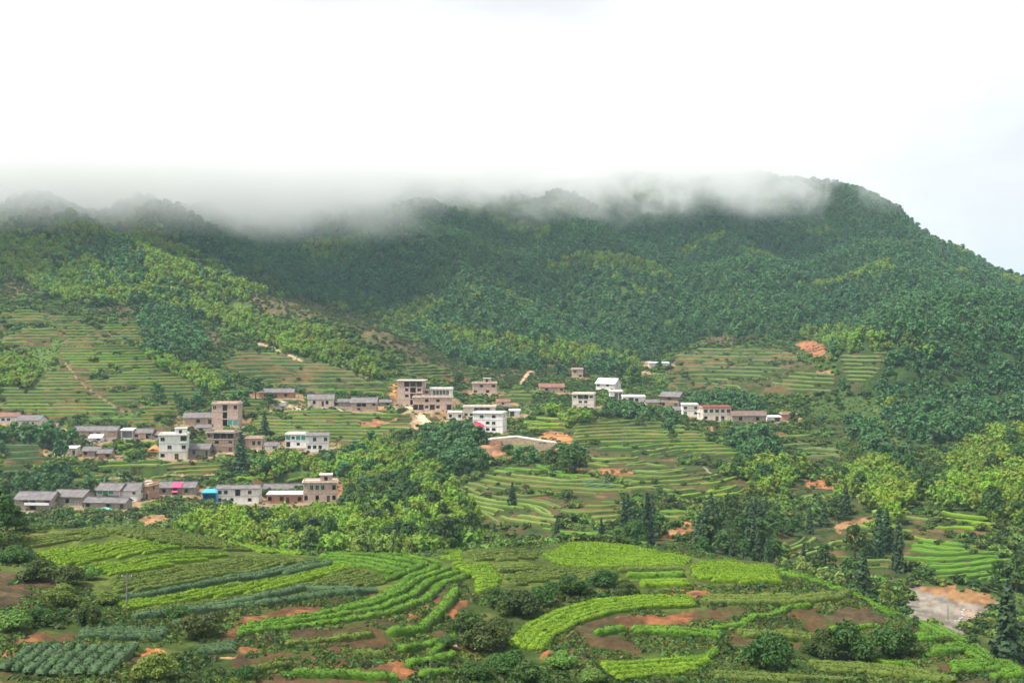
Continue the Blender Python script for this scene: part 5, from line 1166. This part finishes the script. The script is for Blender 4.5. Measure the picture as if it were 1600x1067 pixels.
        if h.get('attic'):
            a, b = h['attic']; xa, xb = x0+w*a, x0+w*b; q = MB()
            hh = min(2.3, fh*.85); ya, yb = 1.2, dp*.75
            q.box(xa, xb, yb-.2, yb, zz, zz+hh).box(xa, xa+.2, ya, yb-.2, zz, zz+hh).box(xb-.2, xb, ya, yb-.2, zz, zz+hh)
            m_ = (xa+xb)/2; q.box(xa+.2, m_-.6, ya, ya+.2, zz, zz+hh).box(m_+.6, xb-.2, ya, ya+.2, zz, zz+hh).box(m_-.6, m_+.6, ya, ya+.2, zz+hh-.5, zz+hh)
            rr = q.build('rooftop_room', wm, root); MB().box(xa-.3, xb+.3, ya-.4, yb+.2, zz+hh+.003, zz+hh+.16).build('roof_slab', M['roof_pale'], rr)
    elif gable:
        km = {'gable_red': 'tile_red', 'gable_brown': 'tile_brown', 'gable_white': 'roof_white'}.get(roof, 'tile')
        e = .7; yr = dp/2; zr = hw+rise; sl = rise/(dp/2); r = MB(); tk = .16
        r.prism([(-e, hw-e*sl+.02), (yr, zr+.02), (yr, zr+.02+tk), (-e, hw-e*sl+.02+tk)], x0-.5, x1+.5)
        r.prism([(yr, zr+.02), (dp+e, hw-e*sl+.02), (dp+e, hw-e*sl+.02+tk), (yr, zr+.02+tk)], x0-.5, x1+.5)
        ro = r.build('roof', M[km], root)
        MB().box(x0-.55, x1+.55, yr-.18, yr+.18, zr+.10, zr+.36).build('ridge', M[km], ro)
        if h.get('pink'):
            a = R(-math.degrees(math.atan(sl))); xa, xb = x0+w*.42, x0+w*.66; q = MB()
            q.prism([(-e-.3, hw-e*sl+.25), (yr-.4, zr+.1), (yr-.4, zr+.16), (-e-.3, hw-e*sl+.31)], xa, xb); q.build('tin_panel', M['pink_tin'], ro)
            MB().prism([(-2.4, hw*.42), (-.1, hw*.62), (-.1, hw*.62+.06), (-2.4, hw*.42+.06)], xa+.4, xb-1).build('awning', M['pink_tin'], root)
        if h.get('balcony'):
            bl = MB().box(x0+w*.3, x1-.2, -1.1, -.003, fh-.1, fh+.05).build('balcony', M['concrete'], root); MB().box(x0+w*.3, x1-.2, -1.1, -1.0, fh+.055, fh+.9).build('parapet', M['white'], bl)
    elif roof.startswith('shed'):
        km = {'shed_white': 'roof_white', 'shed_blue': 'blue', 'shed_pale': 'roof_pale', 'shed_palebl': 'roof_palebl'}[roof]
        MB().prism([(-.7, hw+.02), (dp+.4, hw+rise), (dp+.4, hw+rise+.1), (-.7, hw+.12)], x0-.3, x1+.3).build('roof', M[km], root)
    return root
for h in HOUSES: make_house(h)

# ------------------------------------------------------------------ canopies, platform, poles
def at_px(u, v, d=None, rg=MID):
    if d is None: x, d = px(u, v, *rg)
    else: x = (u-800)/F*d
    return x, d, (HZ-v)/F*d
def canopy(name, u0, u1, v0, v1, d, mat, label, deep=3.0):
    x, y, z = at_px((u0+u1)/2, v1, d); w = (u1-u0)/F*d; hh = (v1-v0)/F*d; gz = float(ground_z(np.array([x]), np.array([d]))[0]); r = empty(name, (x, d, z)); tag(r, label, 'canopy')
    q = MB(); n = 8
    for i in range(n):
        a, b = i/n, (i+1)/n; f = lambda t: hh*(.35+.65*math.sin(math.pi*t))
        q.v += [(-w/2+w*a, 0, f(a)*.5), (-w/2+w*b, 0, f(b)*.5), (-w/2+w*b, deep, f(b)), (-w/2+w*a, deep, f(a))]; k = len(q.v)-4; q.f.append((k, k+1, k+2, k+3))
    o = q.build('sheet', M[mat], r); so = o.modifiers.new('thick', 'SOLIDIFY'); so.thickness = .06
    MB().box(-w/2, w/2, -.05, .02, 0, hh*.18).build('valance', M[mat], r)
    for px_ in (-w/2+.1, w/2-.1):
        for py_ in (.1, deep-.1): MB().cyl((px_, py_, min(gz-z, 0)-1.5), (px_, py_, hh*.3), .05, .05, 6).build('post', M['metal'], r)
canopy('canopy', 734, 757, 660, 669, 592, 'red_fabric', 'red fabric canopy on posts beside the white and pink house')
canopy('canopy', 230, 249, 696, 706, 575, 'orange_tarp', 'orange sheet roof on posts left of the white three storey house')
canopy('canopy', 149, 173, 794, 800, 488, 'turq', 'turquoise sheet awning below the long low tiled house')
# concrete platform on piers, above the valley terraces
x, y, z = at_px(815, 686, 548); r = empty('concrete_platform', (x, y, z)); tag(r, 'long pale concrete platform slab running right from the brick pier', 'platform')
px0 = [(-13, 0, 0), (-2, 2, .9), (13.5, 0, -1.4)]
for (a, b, c), (d_, e_, f_), nm in ((px0[0], px0[1], 'slab'), (px0[1], px0[2], 'slab')):
    q = MB(); q.v += [(a, b, c), (d_, e_, f_), (d_, e_+5, f_), (a, b+5, c)]; q.v += [(vx, vy, vz-.45) for vx, vy, vz in q.v[:4]]
    q.f += [(0, 1, 2, 3), (7, 6, 5, 4), (0, 4, 5, 1), (1, 5, 6, 2), (2, 6, 7, 3), (3, 7, 4, 0)]; q.build(nm, M['pale'], r)
MB().prism([(-12.5, -.5), (-2, .3), (13.2, -1.9), (13.2, -4.0), (-12.5, -4.0)], .6, 1.0, 1).build('retaining_wall', M['brick_tan'], r)
for xx in (-10, 11): MB().box(xx-.2, xx+.2, 2.2, 2.6, -6, -.3).build('pier', M['concrete'], r)
def yard(u0, u1, v0, v1, label, mat='pale'):
    """a levelled concrete yard with its retaining face"""
    x0, d0, z0 = at_px((u0+u1)/2, v1); w = (u1-u0)/F*d0; x1, d1, z1 = at_px((u0+u1)/2, v0)
    r = empty('concrete_yard', (x0, d0, z0)); tag(r, label, 'yard'); dp = min(max(d1-d0, 4), 12)
    MB().box(-w/2, w/2, 0, dp, .12, .3).build('slab', M[mat], r); MB().box(-w/2, w/2, .05, .3, -1.6, .115).build('retaining_wall', M['concrete'], r)
yard(154, 210, 804, 812, 'pale concrete yard in front of the lower hamlet'); yard(392, 412, 699, 706, 'pale concrete apron below the small tan brick house')
yard(549, 590, 640, 646, 'pale stone forecourt below the tan walled house')
def utility_pole(u, vt, vb, rg, label, arms=1, twin=0):
    x, d, _ = at_px(u, vb, None, rg); z = float(ground_z(np.array([x]), np.array([d]))[0]); h = (vb-vt)/F*d; r = empty('utility_pole', (x, d, z)); tag(r, label, 'pole')
    MB().cyl((0, 0, -.8), (0, 0, h), .11, .08, 8).build('shaft', M['pole'], r)
    for a in range(arms):
        z_ = h-.35-.6*a; ar = MB().box(-.7, .7, -.05, .05, z_-.05, z_+.05).build('crossarm', M['pole'], r)
        for xx in (-.6, 0, .6): MB().cyl((xx, 0, z_+.05), (xx, 0, z_+.22), .05, .04, 6).build('insulator', M['roof_white'], ar)
utility_pole(198, 897, 952, FG, 'dark utility pole standing in the left field'); utility_pole(973, 668, 699, MID, 'left pole of the pair on the long tea terraces'); utility_pole(978, 666, 699, MID, 'right pole of the pair on the long tea terraces')
utility_pole(1481, 944, 968, (255, 345), 'small pole at the gravel yard', 0); utility_pole(466, 600, 632, MID, 'thin pole behind the upper house row'); utility_pole(210, 640, 668, MID, 'thin pole on the terraced slope above the low houses'); utility_pole(1160, 610, 645, MID, 'thin pole behind the brown tiled long house')
# rubble on the yard
g = np.random.default_rng(44); RB = []
for i in range(3):
    q = MB(); a, b, c = g.uniform(.2, .55, 3); q.box(-a, a, -b, b, 0, c); q.v = [tuple(np.array(v)*g.uniform(.7, 1.2)) for v in q.v]
    m_ = bpy.data.meshes.new('stone'); m_.from_pydata(q.v, [], q.f); m_.materials.append((M['concrete'], M['brick_red'], M['pale'])[i]); RB.append(bpy.data.objects.new('stone_%d' % i, m_))
pts = [px(u, v, 255, 350) for u, v in zip(g.uniform(1485, 1550, 40), g.uniform(950, 974, 40))]
scatter('yard_rubble', np.array([p[0] for p in pts]), np.array([p[1] for p in pts]), RB, g.uniform(.3, .8, 40), 'loose stones and rubble on the gravel yard', 'rubble', .05, 12)

# ------------------------------------------------------------------ air: even haze round the whole scene, cloud on the mountain
def volbox(name, x0, x1, y0, y1, z0, z1):
    me = bpy.data.meshes.new(name); q = MB().box(x0, x1, y0, y1, z0, z1); me.from_pydata(q.v, [], q.f); me.update(); return mobj(name, me)
zmin = float(Z.min())
hz = volbox('haze', -4600, 4600, -60, 7100, zmin-1, 252); tag(hz, 'even pale haze filling the valley air', 'haze', kind='stuff')
m, t = newmat('haze_air'); pv = N(t, 'ShaderNodeVolumePrincipled'); pv.inputs['Color'].default_value = (0.55, 0.80, 0.98, 1); pv.inputs['Density'].default_value = 0.00008
pv.inputs['Anisotropy'].default_value = 0.0
o = N(t, 'ShaderNodeOutputMaterial'); L(t, pv.outputs[0], o.inputs['Volume']); hz.data.materials.append(m)
cl = volbox('cloud', -1000, 560, 640, 1820, 57, 248); tag(cl, 'low white cloud lying over the top of the mountain', 'cloud', kind='stuff')
m, t = newmat('cloud_vapour'); ge = N(t, 'ShaderNodeNewGeometry'); sx = N(t, 'ShaderNodeSeparateXYZ'); L(t, ge.outputs['Position'], sx.inputs[0])
def MT_(op, a, b=None, c=None, clamp=False):
    n = N(t, 'ShaderNodeMath', operation=op); n.use_clamp = clamp
    for i, v in enumerate((a, b, c)):
        if v is None: continue
        if hasattr(v, 'links'): L(t, v, n.inputs[i])
        else: n.inputs[i].default_value = v
    return n.outputs[0]
n1 = N(t, 'ShaderNodeTexNoise', i_Scale=0.0062, i_Detail=3.0, i_Roughness=0.55); L(t, ge.outputs['Position'], n1.inputs['Vector'])
n2 = N(t, 'ShaderNodeTexNoise', i_Scale=0.019, i_Detail=4.0, i_Roughness=0.68, i_Distortion=0.6); L(t, ge.outputs['Position'], n2.inputs['Vector'])
hgt = MT_('MULTIPLY_ADD', n1.outputs['Fac'], 330.0, sx.outputs[2])                 # ragged base
hgt = MT_('MULTIPLY_ADD', n2.outputs['Fac'], 150.0, hgt)
hgt = MT_('MULTIPLY_ADD', sx.outputs[0], -0.15, hgt)                              # hangs lower on the left
hgt = MT_('SUBTRACT', hgt, 165.0+75.0+86.0)
base = MT_('POWER', MT_('DIVIDE', hgt, 80.0, clamp=True), 1.6)                   # soft, feathered underside
top = MT_('MULTIPLY_ADD', sx.outputs[2], -1/125.0, 248/125.0, clamp=True)          # and dissolves upwards
side = MT_('MULTIPLY_ADD', sx.outputs[0], -1/120.0, 3.45, clamp=True)               # thins out towards the right-hand shoulder
wisp = MT_('MULTIPLY', MT_('MULTIPLY_ADD', n2.outputs['Fac'], 7.0, -3.8, clamp=True), MT_('MULTIPLY_ADD', sx.outputs[2], 1/40.0, -82/40.0, clamp=True))
den = MT_('MULTIPLY_ADD', base, 0.021, MT_('MULTIPLY', wisp, 0.014))
den = MT_('MULTIPLY', MT_('MULTIPLY', den, top), side)
front = MT_('MULTIPLY_ADD', sx.outputs[0], -0.62/60, MT_('MULTIPLY_ADD', sx.outputs[1], 1/60.0, -1100/60.0), clamp=True)   # follows the slope, nearer on the left
den = MT_('MULTIPLY', den, front)
den = MT_('MULTIPLY', den, MT_('MULTIPLY_ADD', sx.outputs[2], 1/45.0, -58/45.0, clamp=True))
vs_ = N(t, 'ShaderNodeVolumeScatter'); vs_.inputs['Color'].default_value = (1.0, 1.0, 1.0, 1); L(t, den, vs_.inputs['Density'])
o = N(t, 'ShaderNodeOutputMaterial'); L(t, vs_.outputs[0], o.inputs['Volume']); cl.data.materials.append(m)
m.cycles.volume_step_rate = 0.55 if hasattr(m.cycles, 'volume_step_rate') else 1
